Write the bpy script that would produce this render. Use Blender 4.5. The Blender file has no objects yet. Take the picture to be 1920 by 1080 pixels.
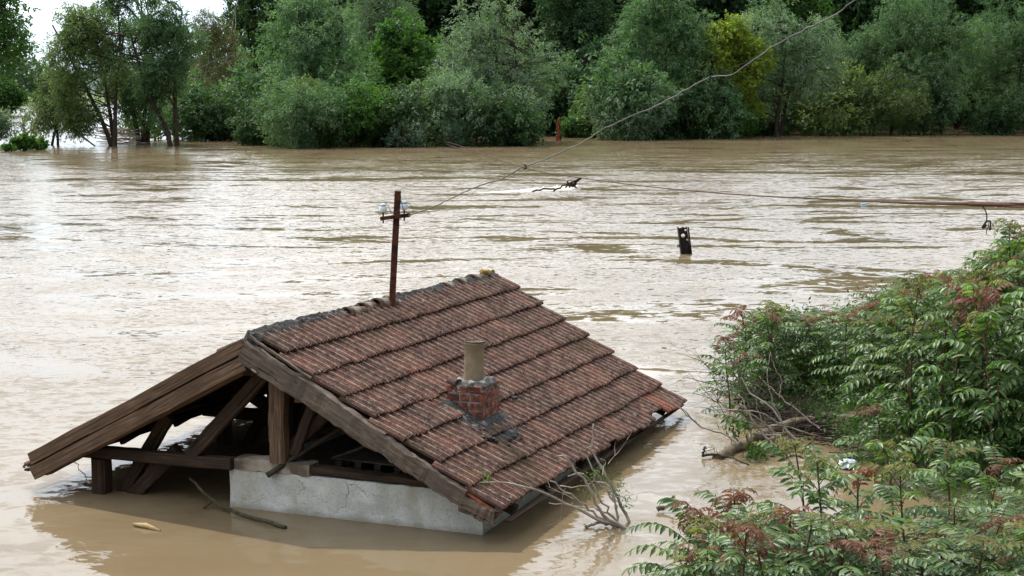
import bpy, bmesh, math, random
import numpy as np
from mathutils import Vector, Matrix

# ------------------------------------------------------------------ camera, world, sun, exposure
sc = bpy.context.scene
COL = sc.collection
F, HY, H = 2850.0, 180.0, 3.6           # focal length and horizon in photo pixels, eye height over the water
PITCH = math.atan((540 - HY) / F)
cam_d = bpy.data.cameras.new("camera"); cam = bpy.data.objects.new("camera", cam_d); COL.objects.link(cam)
cam_d.sensor_width = 36; cam_d.lens = 36 * F / 1920
cam_d.clip_start = 0.1; cam_d.clip_end = 20000
cam.location = (0, 0, H); cam.rotation_euler = (math.pi / 2 - PITCH, 0, 0)
sc.camera = cam

SUN = Vector((-0.414, 0.590, 1.0)).normalized()
EL = math.asin(SUN.z); AZ = math.atan2(SUN.x, SUN.y)
world = bpy.data.worlds.new("World"); sc.world = world; world.use_nodes = True
wn, wl = world.node_tree.nodes, world.node_tree.links
wn.clear()
w_out = wn.new("ShaderNodeOutputWorld"); w_bg = wn.new("ShaderNodeBackground")
sky = wn.new("ShaderNodeTexSky"); sky.sky_type = 'NISHITA'; sky.sun_disc = False
sky.sun_elevation = EL; sky.sun_rotation = AZ; sky.air_density = 1.2; sky.dust_density = 1.5
w_tc = wn.new("ShaderNodeTexCoord"); w_map = wn.new("ShaderNodeMapping"); w_map.inputs['Scale'].default_value = (1, 1, 2.6)
w_ns = wn.new("ShaderNodeTexNoise"); w_ns.inputs['Scale'].default_value = 1.7; w_ns.inputs['Detail'].default_value = 7; w_ns.inputs['Roughness'].default_value = .55
w_rp = wn.new("ShaderNodeValToRGB"); w_rp.color_ramp.elements[0].position = .36; w_rp.color_ramp.elements[1].position = .52
w_n2 = wn.new("ShaderNodeTexNoise"); w_n2.inputs['Scale'].default_value = 3.1; w_n2.inputs['Detail'].default_value = 6
w_r2 = wn.new("ShaderNodeValToRGB")
w_r2.color_ramp.elements[0].position = .3; w_r2.color_ramp.elements[0].color = (7.6, 8.7, 10.0, 1)
w_r2.color_ramp.elements[1].position = .7; w_r2.color_ramp.elements[1].color = (14.5, 14.6, 14.8, 1)
w_mx = wn.new("ShaderNodeMixRGB")
wl.new(w_tc.outputs['Generated'], w_map.inputs['Vector'])
wl.new(w_map.outputs['Vector'], w_ns.inputs['Vector']); wl.new(w_map.outputs['Vector'], w_n2.inputs['Vector'])
wl.new(w_ns.outputs['Fac'], w_rp.inputs['Fac']); wl.new(w_n2.outputs['Fac'], w_r2.inputs['Fac'])
wl.new(w_rp.outputs['Color'], w_mx.inputs['Fac']); wl.new(sky.outputs['Color'], w_mx.inputs['Color1']); wl.new(w_r2.outputs['Color'], w_mx.inputs['Color2'])
w_dot = wn.new("ShaderNodeVectorMath"); w_dot.operation = 'DOT_PRODUCT'; w_dot.inputs[1].default_value = SUN
w_rg = wn.new("ShaderNodeValToRGB"); w_rg.color_ramp.elements[0].position = .0; w_rg.color_ramp.elements[0].color = (.58, .59, .61, 1)
w_rg.color_ramp.elements[1].position = .62; w_rg.color_ramp.elements[1].color = (2.25, 2.25, 2.25, 1)
w_sz = wn.new("ShaderNodeSeparateXYZ"); w_el = wn.new("ShaderNodeValToRGB"); w_m3 = wn.new("ShaderNodeMixRGB"); w_m3.blend_type = 'MULTIPLY'; w_m3.inputs['Fac'].default_value = 1
w_el.color_ramp.elements[0].position = .02; w_el.color_ramp.elements[0].color = (.52, .61, .68, 1); w_el.color_ramp.elements[1].position = .26; w_el.color_ramp.elements[1].color = (1, 1, 1, 1)
w_ml = wn.new("ShaderNodeMixRGB"); w_ml.blend_type = 'MULTIPLY'; w_ml.inputs['Fac'].default_value = 1
wl.new(w_tc.outputs['Generated'], w_dot.inputs[0]); wl.new(w_dot.outputs['Value'], w_rg.inputs['Fac'])
wl.new(w_mx.outputs['Color'], w_ml.inputs['Color1']); wl.new(w_rg.outputs['Color'], w_ml.inputs['Color2'])
wl.new(w_tc.outputs['Generated'], w_sz.inputs[0]); wl.new(w_sz.outputs['Z'], w_el.inputs['Fac'])
wl.new(w_ml.outputs['Color'], w_m3.inputs['Color1']); wl.new(w_el.outputs['Color'], w_m3.inputs['Color2'])
wl.new(w_m3.outputs['Color'], w_bg.inputs['Color']); w_bg.inputs['Strength'].default_value = 0.1
wl.new(w_bg.outputs['Background'], w_out.inputs['Surface'])
sun_d = bpy.data.lights.new("sun", 'SUN'); sun_d.energy = 4.6; sun_d.angle = math.radians(1.2); sun_d.color = (1, .95, .87)
sun = bpy.data.objects.new("sun", sun_d); COL.objects.link(sun)
sun.rotation_euler = SUN.to_track_quat('Z', 'Y').to_euler()
sc.view_settings.view_transform = 'Standard'; sc.view_settings.look = 'None'
sc.view_settings.exposure = -0.16; sc.view_settings.gamma = 1; sc.view_settings.use_curve_mapping = False

# ------------------------------------------------------------------ measuring helpers (turn a photo point into a place)
CP, SP = math.cos(PITCH), math.sin(PITCH)
def ray(x, y):
    u = (x - 960) / F; v = (540 - y) / F
    return Vector((u, CP + v * SP, -SP + v * CP))
def at_z(x, y, z=0.0):
    d = ray(x, y); t = (z - H) / d.z
    return Vector((0, 0, H)) + d * t
def at_y(x, y, Y):
    d = ray(x, y); return Vector((0, 0, H)) + d * (Y / d.y)

# ------------------------------------------------------------------ object helpers
def tag(o, label=None, cat=None, group=None, kind=None):
    if label: o['label'] = label
    if cat: o['category'] = cat
    if group: o['group'] = group
    if kind: o['kind'] = kind
    return o
def empty(name, loc=(0, 0, 0), rz=0.0):
    o = bpy.data.objects.new(name, None); COL.objects.link(o)
    o.location = loc; o.rotation_euler = (0, 0, rz); o.empty_display_size = .2
    return o
def mesh_obj(name, verts, faces, mat, parent=None, smooth=False, rnd=None, loops=None):
    """faces: list of tuples, or an (n,k) integer array of equal polygons"""
    me = bpy.data.meshes.new(name)
    v = np.asarray(verts, dtype=np.float32).reshape(-1, 3)
    if isinstance(faces, np.ndarray):
        n, k = faces.shape
        me.vertices.add(len(v)); me.vertices.foreach_set('co', v.ravel())
        me.loops.add(n * k); me.loops.foreach_set('vertex_index', faces.astype(np.int32).ravel())
        me.polygons.add(n); me.polygons.foreach_set('loop_start', np.arange(0, n * k, k, dtype=np.int32))
        me.polygons.foreach_set('loop_total', np.full(n, k, dtype=np.int32))
        me.update(calc_edges=True)
    else:
        me.from_pydata([tuple(p) for p in v], [], [tuple(f) for f in faces]); me.update()
    if rnd is not None:
        a = me.attributes.new('rnd', 'FLOAT', 'FACE'); a.data.foreach_set('value', np.asarray(rnd, dtype=np.float32))
    if smooth: me.polygons.foreach_set('use_smooth', np.ones(len(me.polygons), dtype=bool))
    me.materials.append(mat)
    o = bpy.data.objects.new(name, me); COL.objects.link(o)
    if parent: o.parent = parent
    return o
def copy_tree(o, parent=None):
    c = o.copy(); COL.objects.link(c)
    if parent: c.parent = parent
    for ch in o.children: copy_tree(ch, c)
    return c

# ------------------------------------------------------------------ material helpers
class M:
    def __init__(s, name, rough=.7, spec=.3):
        s.m = bpy.data.materials.new(name); s.m.use_nodes = True
        s.n, s.l = s.m.node_tree.nodes, s.m.node_tree.links
        s.b = s.n['Principled BSDF']; s.b.inputs['Roughness'].default_value = rough
        s.b.inputs['Specular IOR Level'].default_value = spec
        s.out = s.n['Material Output']
    def N(s, t, **k):
        nd = s.n.new(t)
        for a, v in k.items():
            if a in nd.inputs.keys() if hasattr(nd.inputs, 'keys') else False: nd.inputs[a].default_value = v
            else: setattr(nd, a, v)
        return nd
    def coord(s, scale=(1, 1, 1), kind='Object', rot=(0, 0, 0)):
        tc = s.n.new('ShaderNodeTexCoord'); mp = s.n.new('ShaderNodeMapping')
        mp.inputs['Scale'].default_value = scale; mp.inputs['Rotation'].default_value = rot
        s.l.new(tc.outputs[kind], mp.inputs['Vector']); return mp.outputs['Vector']
    def noise(s, vec, scale, detail=4, rough=.55, dist=0.0):
        nd = s.n.new('ShaderNodeTexNoise'); nd.inputs['Scale'].default_value = scale; nd.inputs['Detail'].default_value = detail
        nd.inputs['Roughness'].default_value = rough; nd.inputs['Distortion'].default_value = dist
        s.l.new(vec, nd.inputs['Vector']); return nd.outputs['Fac']
    def ramp(s, fac, stops):
        nd = s.n.new('ShaderNodeValToRGB'); r = nd.color_ramp
        while len(r.elements) < len(stops): r.elements.new(.5)
        for e, (p, c) in zip(r.elements, stops):
            e.position = p; e.color = (*c, 1) if not isinstance(c, (int, float)) else (c, c, c, 1)
        s.l.new(fac, nd.inputs['Fac']); return nd.outputs['Color']
    def mix(s, fac, a, b, mode='MIX'):
        nd = s.n.new('ShaderNodeMixRGB'); nd.blend_type = mode
        for k, v in (('Fac', fac), ('Color1', a), ('Color2', b)):
            if isinstance(v, (int, float)): nd.inputs[k].default_value = v if k == 'Fac' else (v, v, v, 1)
            elif isinstance(v, tuple): nd.inputs[k].default_value = (*v, 1)
            else: s.l.new(v, nd.inputs[k])
        return nd.outputs['Color']
    def math(s, op, a, b=0.0, clamp=False):
        nd = s.n.new('ShaderNodeMath'); nd.operation = op; nd.use_clamp = clamp
        for i, v in enumerate((a, b)):
            if isinstance(v, (int, float)): nd.inputs[i].default_value = v
            else: s.l.new(v, nd.inputs[i])
        return nd.outputs[0]
    def attr(s, name='rnd'):
        nd = s.n.new('ShaderNodeAttribute'); nd.attribute_name = name; return nd.outputs['Fac']
    def orand(s):
        return s.n.new('ShaderNodeObjectInfo').outputs['Random']
    def color(s, c):
        if isinstance(c, tuple): s.b.inputs['Base Color'].default_value = (*c, 1)
        else: s.l.new(c, s.b.inputs['Base Color'])
        return s
    def bump(s, h, dist=.01, strength=1.0):
        nd = s.n.new('ShaderNodeBump'); nd.inputs['Distance'].default_value = dist; nd.inputs['Strength'].default_value = strength
        s.l.new(h, nd.inputs['Height']); s.l.new(nd.outputs['Normal'], s.b.inputs['Normal']); return s

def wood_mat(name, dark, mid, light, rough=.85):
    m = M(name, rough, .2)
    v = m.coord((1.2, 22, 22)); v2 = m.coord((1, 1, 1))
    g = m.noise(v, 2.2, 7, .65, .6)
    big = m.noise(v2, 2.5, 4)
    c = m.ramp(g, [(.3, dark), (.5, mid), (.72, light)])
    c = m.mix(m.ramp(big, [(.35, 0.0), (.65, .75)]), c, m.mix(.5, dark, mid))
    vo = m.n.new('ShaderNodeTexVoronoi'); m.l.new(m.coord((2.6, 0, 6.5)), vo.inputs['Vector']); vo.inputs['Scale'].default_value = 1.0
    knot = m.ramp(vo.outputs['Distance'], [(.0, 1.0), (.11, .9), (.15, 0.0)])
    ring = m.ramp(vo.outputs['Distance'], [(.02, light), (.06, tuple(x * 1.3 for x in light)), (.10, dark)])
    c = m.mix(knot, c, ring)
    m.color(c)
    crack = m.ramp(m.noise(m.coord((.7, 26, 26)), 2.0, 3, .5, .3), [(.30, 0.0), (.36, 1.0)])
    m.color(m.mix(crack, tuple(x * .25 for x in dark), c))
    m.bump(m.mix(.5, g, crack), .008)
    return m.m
MW_brown = wood_mat('barge_timber', (.044, .027, .017), (.145, .090, .057), (.31, .210, .145))
MW_grey = wood_mat('weathered_timber', (.040, .029, .023), (.145, .110, .086), (.33, .265, .215))
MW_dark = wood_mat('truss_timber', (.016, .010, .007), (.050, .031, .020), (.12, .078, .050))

def tile_mat():
    m = M('clay_roof_tile', .82, .25)
    r = m.attr(); v = m.coord()
    base = m.ramp(r, [(0.0, (.085, .038, .025)), (.35, (.175, .070, .045)), (.7, (.30, .122, .078)), (.97, (.42, .21, .14)), (1.0, (.52, .115, .05))])
    red = m.ramp(r, [(.975, 0.0), (.99, 1.0)])
    blot = m.ramp(m.noise(v, 3.3, 6, .7), [(.36, 0.0), (.60, 1.0)])
    soot = m.ramp(m.noise(m.coord((5, 45, 5)), 1.6, 4, .6), [(.38, 0.0), (.6, 1.0)])
    c = m.mix(m.math('MULTIPLY', blot, .70), base, (.050, .032, .026))
    c = m.mix(m.math('MULTIPLY', soot, .42), c, (.040, .030, .026))
    sp = m.ramp(m.noise(v, 62, 3, .6), [(.42, 0.0), (.53, 1.0)])
    c = m.mix(m.math('MULTIPLY', sp, .55), c, (.045, .033, .030))
    li = m.ramp(m.noise(v, 75, 2, .5), [(.635, 0.0), (.69, 1.0)])
    c = m.mix(m.math('MULTIPLY', li, .6), c, (.40, .33, .27))
    vo = m.n.new('ShaderNodeTexVoronoi'); m.l.new(v, vo.inputs['Vector']); vo.inputs['Scale'].default_value = 2.6
    disc = m.ramp(vo.outputs['Distance'], [(.0, .3), (.045, 1.0), (.055, 0.0)])
    c = m.mix(m.math('MULTIPLY', disc, .75), c, (.40, .41, .39))
    crest_lit = m.math('MULTIPLY', m.attr('crest'), m.ramp(m.noise(v, 14, 4, .7), [(.40, .0), (.62, .8)]), True)
    c = m.mix(crest_lit, c, (.56, .37, .27))  # sunlit highlight along the rib crests, painted into the tile colour
    gr = m.ramp(m.noise(v, 1.7, 3, .5), [(.56, 0.0), (.7, 1.0)])
    c = m.mix(m.math('MULTIPLY', gr, .4), c, (.10, .075, .03))
    c = m.mix(m.math('MULTIPLY', red, .7), c, (.42, .10, .045))
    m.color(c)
    m.bump(m.noise(v, 90, 4, .7), .004)
    return m.m
MTILE = tile_mat()

def rough_mat(name, a, b, scale=8, c=None, bump=.01, cover=.6, rough=.9):
    m = M(name, rough, .2); v = m.coord()
    n = m.noise(v, scale, 6, .65)
    col = m.ramp(n, [(.3, a), (.7, b)])
    if c: col = m.mix(m.ramp(m.noise(v, scale * .35, 4), [(cover - .08, 0.0), (cover + .06, 1.0)]), col, c)
    m.color(col); m.bump(m.noise(v, scale * 2.5, 5, .7), bump); return m.m
MMORTAR = rough_mat('roof_mortar', (.045, .040, .036), (.24, .225, .20), 30, (.50, .48, .44), .02, .62)
MMORTAR_D = rough_mat('dark_mortar', (.028, .026, .025), (.11, .105, .098), 34, (.36, .35, .33), .02, .68)
MMOSS = rough_mat('moss', (.016, .018, .008), (.05, .055, .018), 40, (.11, .10, .02), .01, .66)
MBRICK_MORTAR = rough_mat('brick_mortar', (.16, .15, .135), (.36, .345, .32), 25, None, .006)
MRIDGE = rough_mat('ridge_tile', (.045, .030, .022), (.17, .10, .07), 22, (.26, .22, .17), .006, .6)

def brick_mat():
    m = M('red_brick', .85, .2); v = m.coord(); r = m.attr()
    c = m.ramp(r, [(0, (.18, .045, .028)), (.5, (.29, .078, .042)), (.85, (.34, .13, .082)), (1, (.12, .05, .04))])
    c = m.mix(m.ramp(m.noise(v, 26, 5, .7), [(.43, 0.0), (.57, .85)]), c, (.045, .032, .028))
    c = m.mix(m.ramp(m.noise(v, 17, 4, .6), [(.58, 0.0), (.66, .6)]), c, (.42, .33, .28))
    m.color(c); m.bump(m.noise(v, 60, 4), .005); return m.m
MBRICK = brick_mat()

def plaster_mat():
    m = M('old_plaster', .9, .2); v = m.coord()
    c = m.ramp(m.noise(v, 5, 5, .6), [(.3, (.47, .47, .43)), (.7, (.70, .70, .65))])
    c = m.mix(m.ramp(m.noise(v, 48, 4, .8), [(.54, 0.0), (.66, .6)]), c, (.20, .19, .165))
    dv = m.n.new('ShaderNodeVectorMath'); dv.operation = 'ADD'
    nz = m.n.new('ShaderNodeTexNoise'); nz.inputs['Scale'].default_value = 5; nz.inputs['Detail'].default_value = 5; m.l.new(v, nz.inputs['Vector'])
    sc_ = m.n.new('ShaderNodeVectorMath'); sc_.operation = 'SCALE'; sc_.inputs['Scale'].default_value = .35; m.l.new(nz.outputs['Color'], sc_.inputs[0])
    m.l.new(v, dv.inputs[0]); m.l.new(sc_.outputs[0], dv.inputs[1])
    vo = m.n.new('ShaderNodeTexVoronoi'); vo.feature = 'DISTANCE_TO_EDGE'; vo.inputs['Scale'].default_value = 2.7; m.l.new(dv.outputs[0], vo.inputs['Vector'])
    cr = m.ramp(vo.outputs['Distance'], [(.0, 1.0), (.010, .8), (.016, 0.0)])
    thin = m.ramp(m.noise(v, 2.2, 3), [(.52, 0.0), (.64, .7)])
    c = m.mix(m.math('MULTIPLY', cr, thin), c, (.15, .12, .075))
    st = m.ramp(m.noise(m.coord((1.6, 1.6, .7)), 2.6, 4), [(.5, 0.0), (.72, .55)])
    c = m.mix(st, c, (.34, .29, .19))
    # a damp band just over the water
    sx = m.n.new('ShaderNodeSeparateXYZ'); m.l.new(v, sx.inputs[0])
    wet = m.ramp(m.math('ADD', sx.outputs['Z'], m.math('MULTIPLY', m.noise(v, 7, 4), .10)), [(.06, 1.0), (.105, 0.0)])
    c = m.mix(m.math('MULTIPLY', wet, .5), c, (.24, .20, .14))
    m.color(c); m.bump(m.noise(v, 70, 5, .7), .008); return m.m
MPLASTER = plaster_mat()
MPIPE = rough_mat('clay_pipe', (.20, .155, .095), (.34, .27, .175), 9, (.12, .085, .05), .003, .68, .75)
MRUST = rough_mat('rusty_steel', (.045, .014, .008), (.13, .042, .020), 18, (.022, .012, .010), .003, .6, .75)
MDARKSTEEL = rough_mat('dark_steel', (.014, .011, .010), (.045, .036, .032), 14, (.20, .22, .24), .003, .64, .6)
MWIRE = rough_mat('dark_wire', (.03, .024, .022), (.08, .065, .06), 12)
MWIRE_L = rough_mat('pale_cable', (.075, .07, .068), (.26, .25, .245), 3, (.10, .09, .085), .001, .60, .6)
MRUSTROPE = rough_mat('rusty_rope', (.05, .022, .015), (.13, .055, .035), 25)
MPORC = rough_mat('white_porcelain', (.62, .68, .74), (.78, .82, .86), 5, None, .0005, .6, .25)
MBARK = rough_mat('bark', (.022, .016, .012), (.085, .066, .050), 6, None, .02)
MBARK_L = rough_mat('pale_bark', (.22, .18, .145), (.48, .43, .37), 9, (.10, .08, .06), .005, .62)
MLOG = rough_mat('wet_log', (.06, .045, .032), (.24, .19, .135), 14, (.38, .32, .17), .015, .6)
MGREENWOOD = rough_mat('mossy_branch', (.03, .026, .016), (.11, .09, .05), 22, (.035, .06, .018), .01, .6)
MFRESHWOOD = rough_mat('split_wood', (.42, .29, .13), (.62, .46, .24), 12)
MREDWOOD = rough_mat('torn_wood', (.12, .035, .018), (.30, .10, .05), 5, None, .02)
MBAG = M('white_plastic', .35, .5).color((.72, .76, .82)).m
MBOTTLE = M('clear_plastic', .2, .5).color((.62, .68, .70)).m
MREDPL = M('red_plastic', .4, .5).color((.5, .05, .04)).m
MFOAM = rough_mat('river_foam', (.62, .56, .46), (.80, .77, .72), 3, None, .03)

def leaf_mat(name, a, b, c, trans=.35, rough=.55, spec=.25, scale=.55, tcol=None):
    m = M(name, rough, spec)
    r = m.attr(); v = m.coord()
    col = m.ramp(r, [(0, a), (.5, b), (1, c)])
    col = m.mix(m.ramp(m.noise(v, scale, 3), [(.35, 0.0), (.7, .45)]), col, a)
    hv = m.n.new('ShaderNodeHueSaturation'); m.l.new(col, hv.inputs['Color'])
    m.l.new(m.math('ADD', m.math('MULTIPLY', m.orand(), .3), .85), hv.inputs['Value'])
    m.color(hv.outputs['Color'])
    tr = m.n.new('ShaderNodeBsdfTranslucent')
    if tcol: m.l.new(m.mix(.6, hv.outputs['Color'], tcol), tr.inputs['Color'])
    else:
        g2 = m.mix(1.0, hv.outputs['Color'], (1.5, 1.7, .7), 'MULTIPLY'); m.l.new(g2, tr.inputs['Color'])
    mx = m.n.new('ShaderNodeMixShader'); mx.inputs[0].default_value = trans
    m.l.new(m.b.outputs[0], mx.inputs[1]); m.l.new(tr.outputs[0], mx.inputs[2]); m.l.new(mx.outputs[0], m.out.inputs['Surface'])
    return m.m
LEAF = dict(
    willow=leaf_mat('willow_leaves', (.036, .088, .036), (.090, .170, .078), (.230, .320, .185), .36),
    willow2=leaf_mat('olive_willow_leaves', (.046, .084, .026), (.105, .158, .052), (.220, .275, .115), .36),
    silver=leaf_mat('silver_leaves', (.052, .104, .056), (.130, .205, .128), (.340, .420, .310), .35),
    dark=leaf_mat('dark_leaves', (.020, .052, .020), (.046, .100, .036), (.100, .165, .062), .32),
    bright=leaf_mat('bright_leaves', (.030, .085, .018), (.065, .155, .030), (.170, .280, .065), .40),
    yellow=leaf_mat('yellow_green_leaves', (.110, .155, .024), (.220, .280, .045), (.360, .400, .080), .52),
    broad=leaf_mat('broad_leaves', (.026, .075, .016), (.052, .130, .026), (.115, .210, .050), .40),
    brown=leaf_mat('dry_leaves', (.065, .062, .026), (.105, .115, .045), (.180, .190, .095), .32),
)
M_AIL = leaf_mat('sapling_leaves', (.034, .084, .022), (.088, .165, .048), (.230, .310, .130), .34, .4, .42, 4.5)
M_AILY = leaf_mat('young_leaves', (.170, .042, .034), (.190, .105, .050), (.270, .160, .120), .38, .5, .22, 9.0, (.26, .12, .03))
M_AILO = leaf_mat('bronze_leaves', (.090, .085, .022), (.145, .155, .040), (.230, .220, .080), .4, .5, .22, 6.0)
M_AILG = leaf_mat('undergrowth_leaves', (.018, .050, .008), (.038, .090, .015), (.075, .150, .030), .4, .5, .3, 2.0)
M_GRASS = leaf_mat('grass_blades', (.050, .085, .018), (.100, .150, .035), (.210, .240, .090), .35, .5, .3, 1.5)
M_STEM = rough_mat('sapling_stem', (.045, .040, .022), (.10, .075, .045), 12, (.13, .045, .03), .002, .55, .6)

# ------------------------------------------------------------------ water
def water_mat():
    m = M('muddy_river_water', .06, .6)
    m.b.inputs['IOR'].default_value = 1.33
    v = m.coord()
    sx = m.n.new('ShaderNodeSeparateXYZ'); m.l.new(v, sx.inputs[0])
    silt = m.noise(m.coord((.16, .4, 1)), 1.0, 5, .55, .6)
    m.color(m.ramp(silt, [(.3, (.162, .118, .065)), (.7, (.203, .152, .089))]))
    # current: calm by the near bank, rough in the stream
    far = m.ramp(m.math('DIVIDE', m.math('ADD', sx.outputs['Y'], m.math('MULTIPLY', m.noise(m.coord((.25, .25, 1)), 1.0, 3), 6.0)), 110.0), [(.11, .16), (.147, .42), (.21, 1.0), (.56, 1.0), (.74, .72), (1.0, .60)])
    boil = m.ramp(m.noise(m.coord((.085, .20, 1), rot=(0, 0, .12)), 1.0, 6, .62, 2.6), [(.40, .10), (.52, 1.0)])
    amp = m.math('MULTIPLY', far, boil)
    dd = m.n.new('ShaderNodeVectorMath'); dd.operation = 'DISTANCE'; dd.inputs[1].default_value = (-2.15, 14.9, 0); m.l.new(v, dd.inputs[0])
    amp = m.math('MAXIMUM', amp, m.ramp(m.math('DIVIDE', dd.outputs['Value'], 10.0), [(.10, .75), (.24, .0)]))       # eddies round the porch posts
    def slopes(scale, detail, rough, dist, k, ky, fac):
        nd = m.n.new('ShaderNodeTexNoise'); nd.inputs['Scale'].default_value = 1.0; nd.inputs['Detail'].default_value = detail
        nd.inputs['Roughness'].default_value = rough; nd.inputs['Distortion'].default_value = dist
        m.l.new(m.coord(scale), nd.inputs['Vector'])
        sb = m.n.new('ShaderNodeVectorMath'); sb.operation = 'SUBTRACT'; sb.inputs[1].default_value = (.5, .5, .5); m.l.new(nd.outputs['Color'], sb.inputs[0])
        ml = m.n.new('ShaderNodeVectorMath'); ml.operation = 'MULTIPLY'; ml.inputs[1].default_value = (k, ky, 0); m.l.new(sb.outputs[0], ml.inputs[0])
        if fac is None: return ml.outputs[0]
        sc2 = m.n.new('ShaderNodeVectorMath'); sc2.operation = 'SCALE'; m.l.new(ml.outputs[0], sc2.inputs[0]); m.l.new(fac, sc2.inputs['Scale'])
        return sc2.outputs[0]
    def vadd(a, b):
        q = m.n.new('ShaderNodeVectorMath'); q.operation = 'ADD'; m.l.new(a, q.inputs[0])
        if isinstance(b, tuple): q.inputs[1].default_value = b
        else: m.l.new(b, q.inputs[1])
        return q.outputs[0]
    nv = slopes((.55, .75, 1), 4, .58, 3.2, .10, .18, None)
    nv = vadd(nv, slopes((1.8, 2.7, 1), 5, .64, 2.2, .36, .60, amp))
    nv = vadd(nv, slopes((4.5, 8, 1), 4, .68, 1.0, .42, .66, amp))
    nv = vadd(nv, slopes((2.4, 4.0, 1), 4, .55, .6, .09, .14, None))
    cb = m.n.new('ShaderNodeCombineXYZ'); m.l.new(m.math('MULTIPLY', amp, -.095), cb.inputs['Y']); cb.inputs['Z'].default_value = 1.0   # chop leans towards the near bank
    nv = vadd(nv, cb.outputs[0])
    nn = m.n.new('ShaderNodeVectorMath'); nn.operation = 'NORMALIZE'; m.l.new(nv, nn.inputs[0])
    m.l.new(nn.outputs[0], m.b.inputs['Normal'])
    m.l.new(m.math('ADD', m.math('MULTIPLY', amp, .10), .04), m.b.inputs['Roughness'])
    return m.m
MWATER = water_mat()
def ring_sheet(name, mat, z, parent=None):
    xs = np.concatenate([-np.geomspace(6000, 60, 12), np.linspace(-50, 50, 21), np.geomspace(60, 6000, 12)])
    ys = np.concatenate([[-400, -100, -30], np.linspace(-10, 120, 27), np.geomspace(140, 9000, 16)])
    X, Y = np.meshgrid(xs, ys); V = np.stack([X, Y, np.full_like(X, z)], -1).reshape(-1, 3)
    nx, ny = len(xs), len(ys)
    i = np.arange(ny - 1)[:, None] * nx + np.arange(nx - 1)[None]
    Fc = np.stack([i, i + 1, i + nx + 1, i + nx], -1).reshape(-1, 4)
    return mesh_obj(name, V, Fc, mat)
tag(ring_sheet('water', MWATER, 0.0), kind='structure')

# ------------------------------------------------------------------ terrain: near bank, river bed
SHORE = [(-60, 2), (-12, 5.5), (-3, 7.6), (0.2, 8.9), (2.0, 9.7), (3.0, 10.3), (3.55, 11.2), (3.95, 12.2), (3.75, 13.3),
         (3.35, 14.3), (3.3, 15.6), (3.25, 16.6), (2.75, 17.4), (2.75, 18.8), (3.6, 20.4), (5.5, 22.0), (9, 24), (20, 27), (60, 30)]
def shore_dist(x, y):
    """signed distance to the water's edge, positive on land (towards the camera and right)"""
    P = np.stack([x, y], -1)[..., None, :]; S = np.array(SHORE, float)
    a, b = S[:-1], S[1:]; ab = b - a
    t = np.clip(((P - a) * ab).sum(-1) / (ab * ab).sum(-1), 0, 1)
    q = a + t[..., None] * ab
    d = np.sqrt(((P - q) ** 2).sum(-1)); k = d.argmin(-1)
    # inside test (polygon closed far below right)
    poly = np.concatenate([S, [[60, -80], [-60, -80]]])
    ins = np.zeros(x.shape, bool); j = len(poly) - 1
    for i in range(len(poly)):
        xi, yi = poly[i]; xj, yj = poly[j]
        c = ((yi > y) != (yj > y)) & (x < (xj - xi) * (y - yi) / (yj - yi + 1e-12) + xi)
        ins ^= c; j = i
    dm = d.min(-1)
    return np.where(ins, dm, -dm)
def ground_z(x, y):
    x = np.asarray(x, float); y = np.asarray(y, float)
    d = shore_dist(x, y)
    n = .07 * np.sin(2.3 * x + 1.1 * y) + .06 * np.sin(3.1 * y - 1.7 * x + 1) + .03 * np.sin(7 * x + 5 * y)
    land = .30 * d / (1 + .10 * np.maximum(d, 0)) + n * np.clip(d, 0, 1)
    return np.where(d > 0, np.minimum(land, 2.0), np.maximum(d * .5, -1.6))
MSOIL = rough_mat('bank_soil', (.045, .032, .020), (.10, .075, .048), 5, (.045, .060, .020), .03, .5)
xs = np.linspace(-14, 16, 151); ys = np.linspace(-6, 32, 191)
X, Y = np.meshgrid(xs, ys); Z = ground_z(X, Y)
nx = len(xs); i = np.arange(len(ys) - 1)[:, None] * nx + np.arange(nx - 1)[None]
tag(mesh_obj('river_bank', np.stack([X, Y, Z], -1).reshape(-1, 3), np.stack([i, i + 1, i + nx + 1, i + nx], -1).reshape(-1, 4), MSOIL, smooth=True), kind='structure')
# far floodplain on the other side of the water
MFIELD = rough_mat('far_field', (.08, .12, .035), (.16, .20, .07), .05)
fp = []
for k in range(60):
    x = -420 + k * 8.0
    fp += [(x, 620 + 14 * math.sin(k * .7), -.5), (x, 640 + 10 * math.sin(k * .9), 1.0), (x, 1400, 6.0)]
ff = []
for k in range(59):
    a = k * 3
    ff += [(a, a + 3, a + 4, a + 1), (a + 1, a + 4, a + 5, a + 2)]
tag(mesh_obj('far_field', fp, ff, MFIELD), kind='structure')
MHILL = rough_mat('far_hills', (.06, .10, .09), (.10, .14, .12), .01)
hp, hf = [], []
for k in range(80):
    x = -3400 + k * 60
    hgt = 95 + 38 * math.sin(k * .23) + 16 * math.sin(k * .61 + 1)
    hp += [(x, 5200, -5), (x, 5600, hgt * .7), (x, 6200, hgt), (x, 7000, -5)]
for k in range(79):
    for q in range(3):
        a = k * 4 + q; hf.append((a, a + 4, a + 5, a + 1))
tag(mesh_obj('hills', hp, hf, MHILL, smooth=True), kind='structure')

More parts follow.
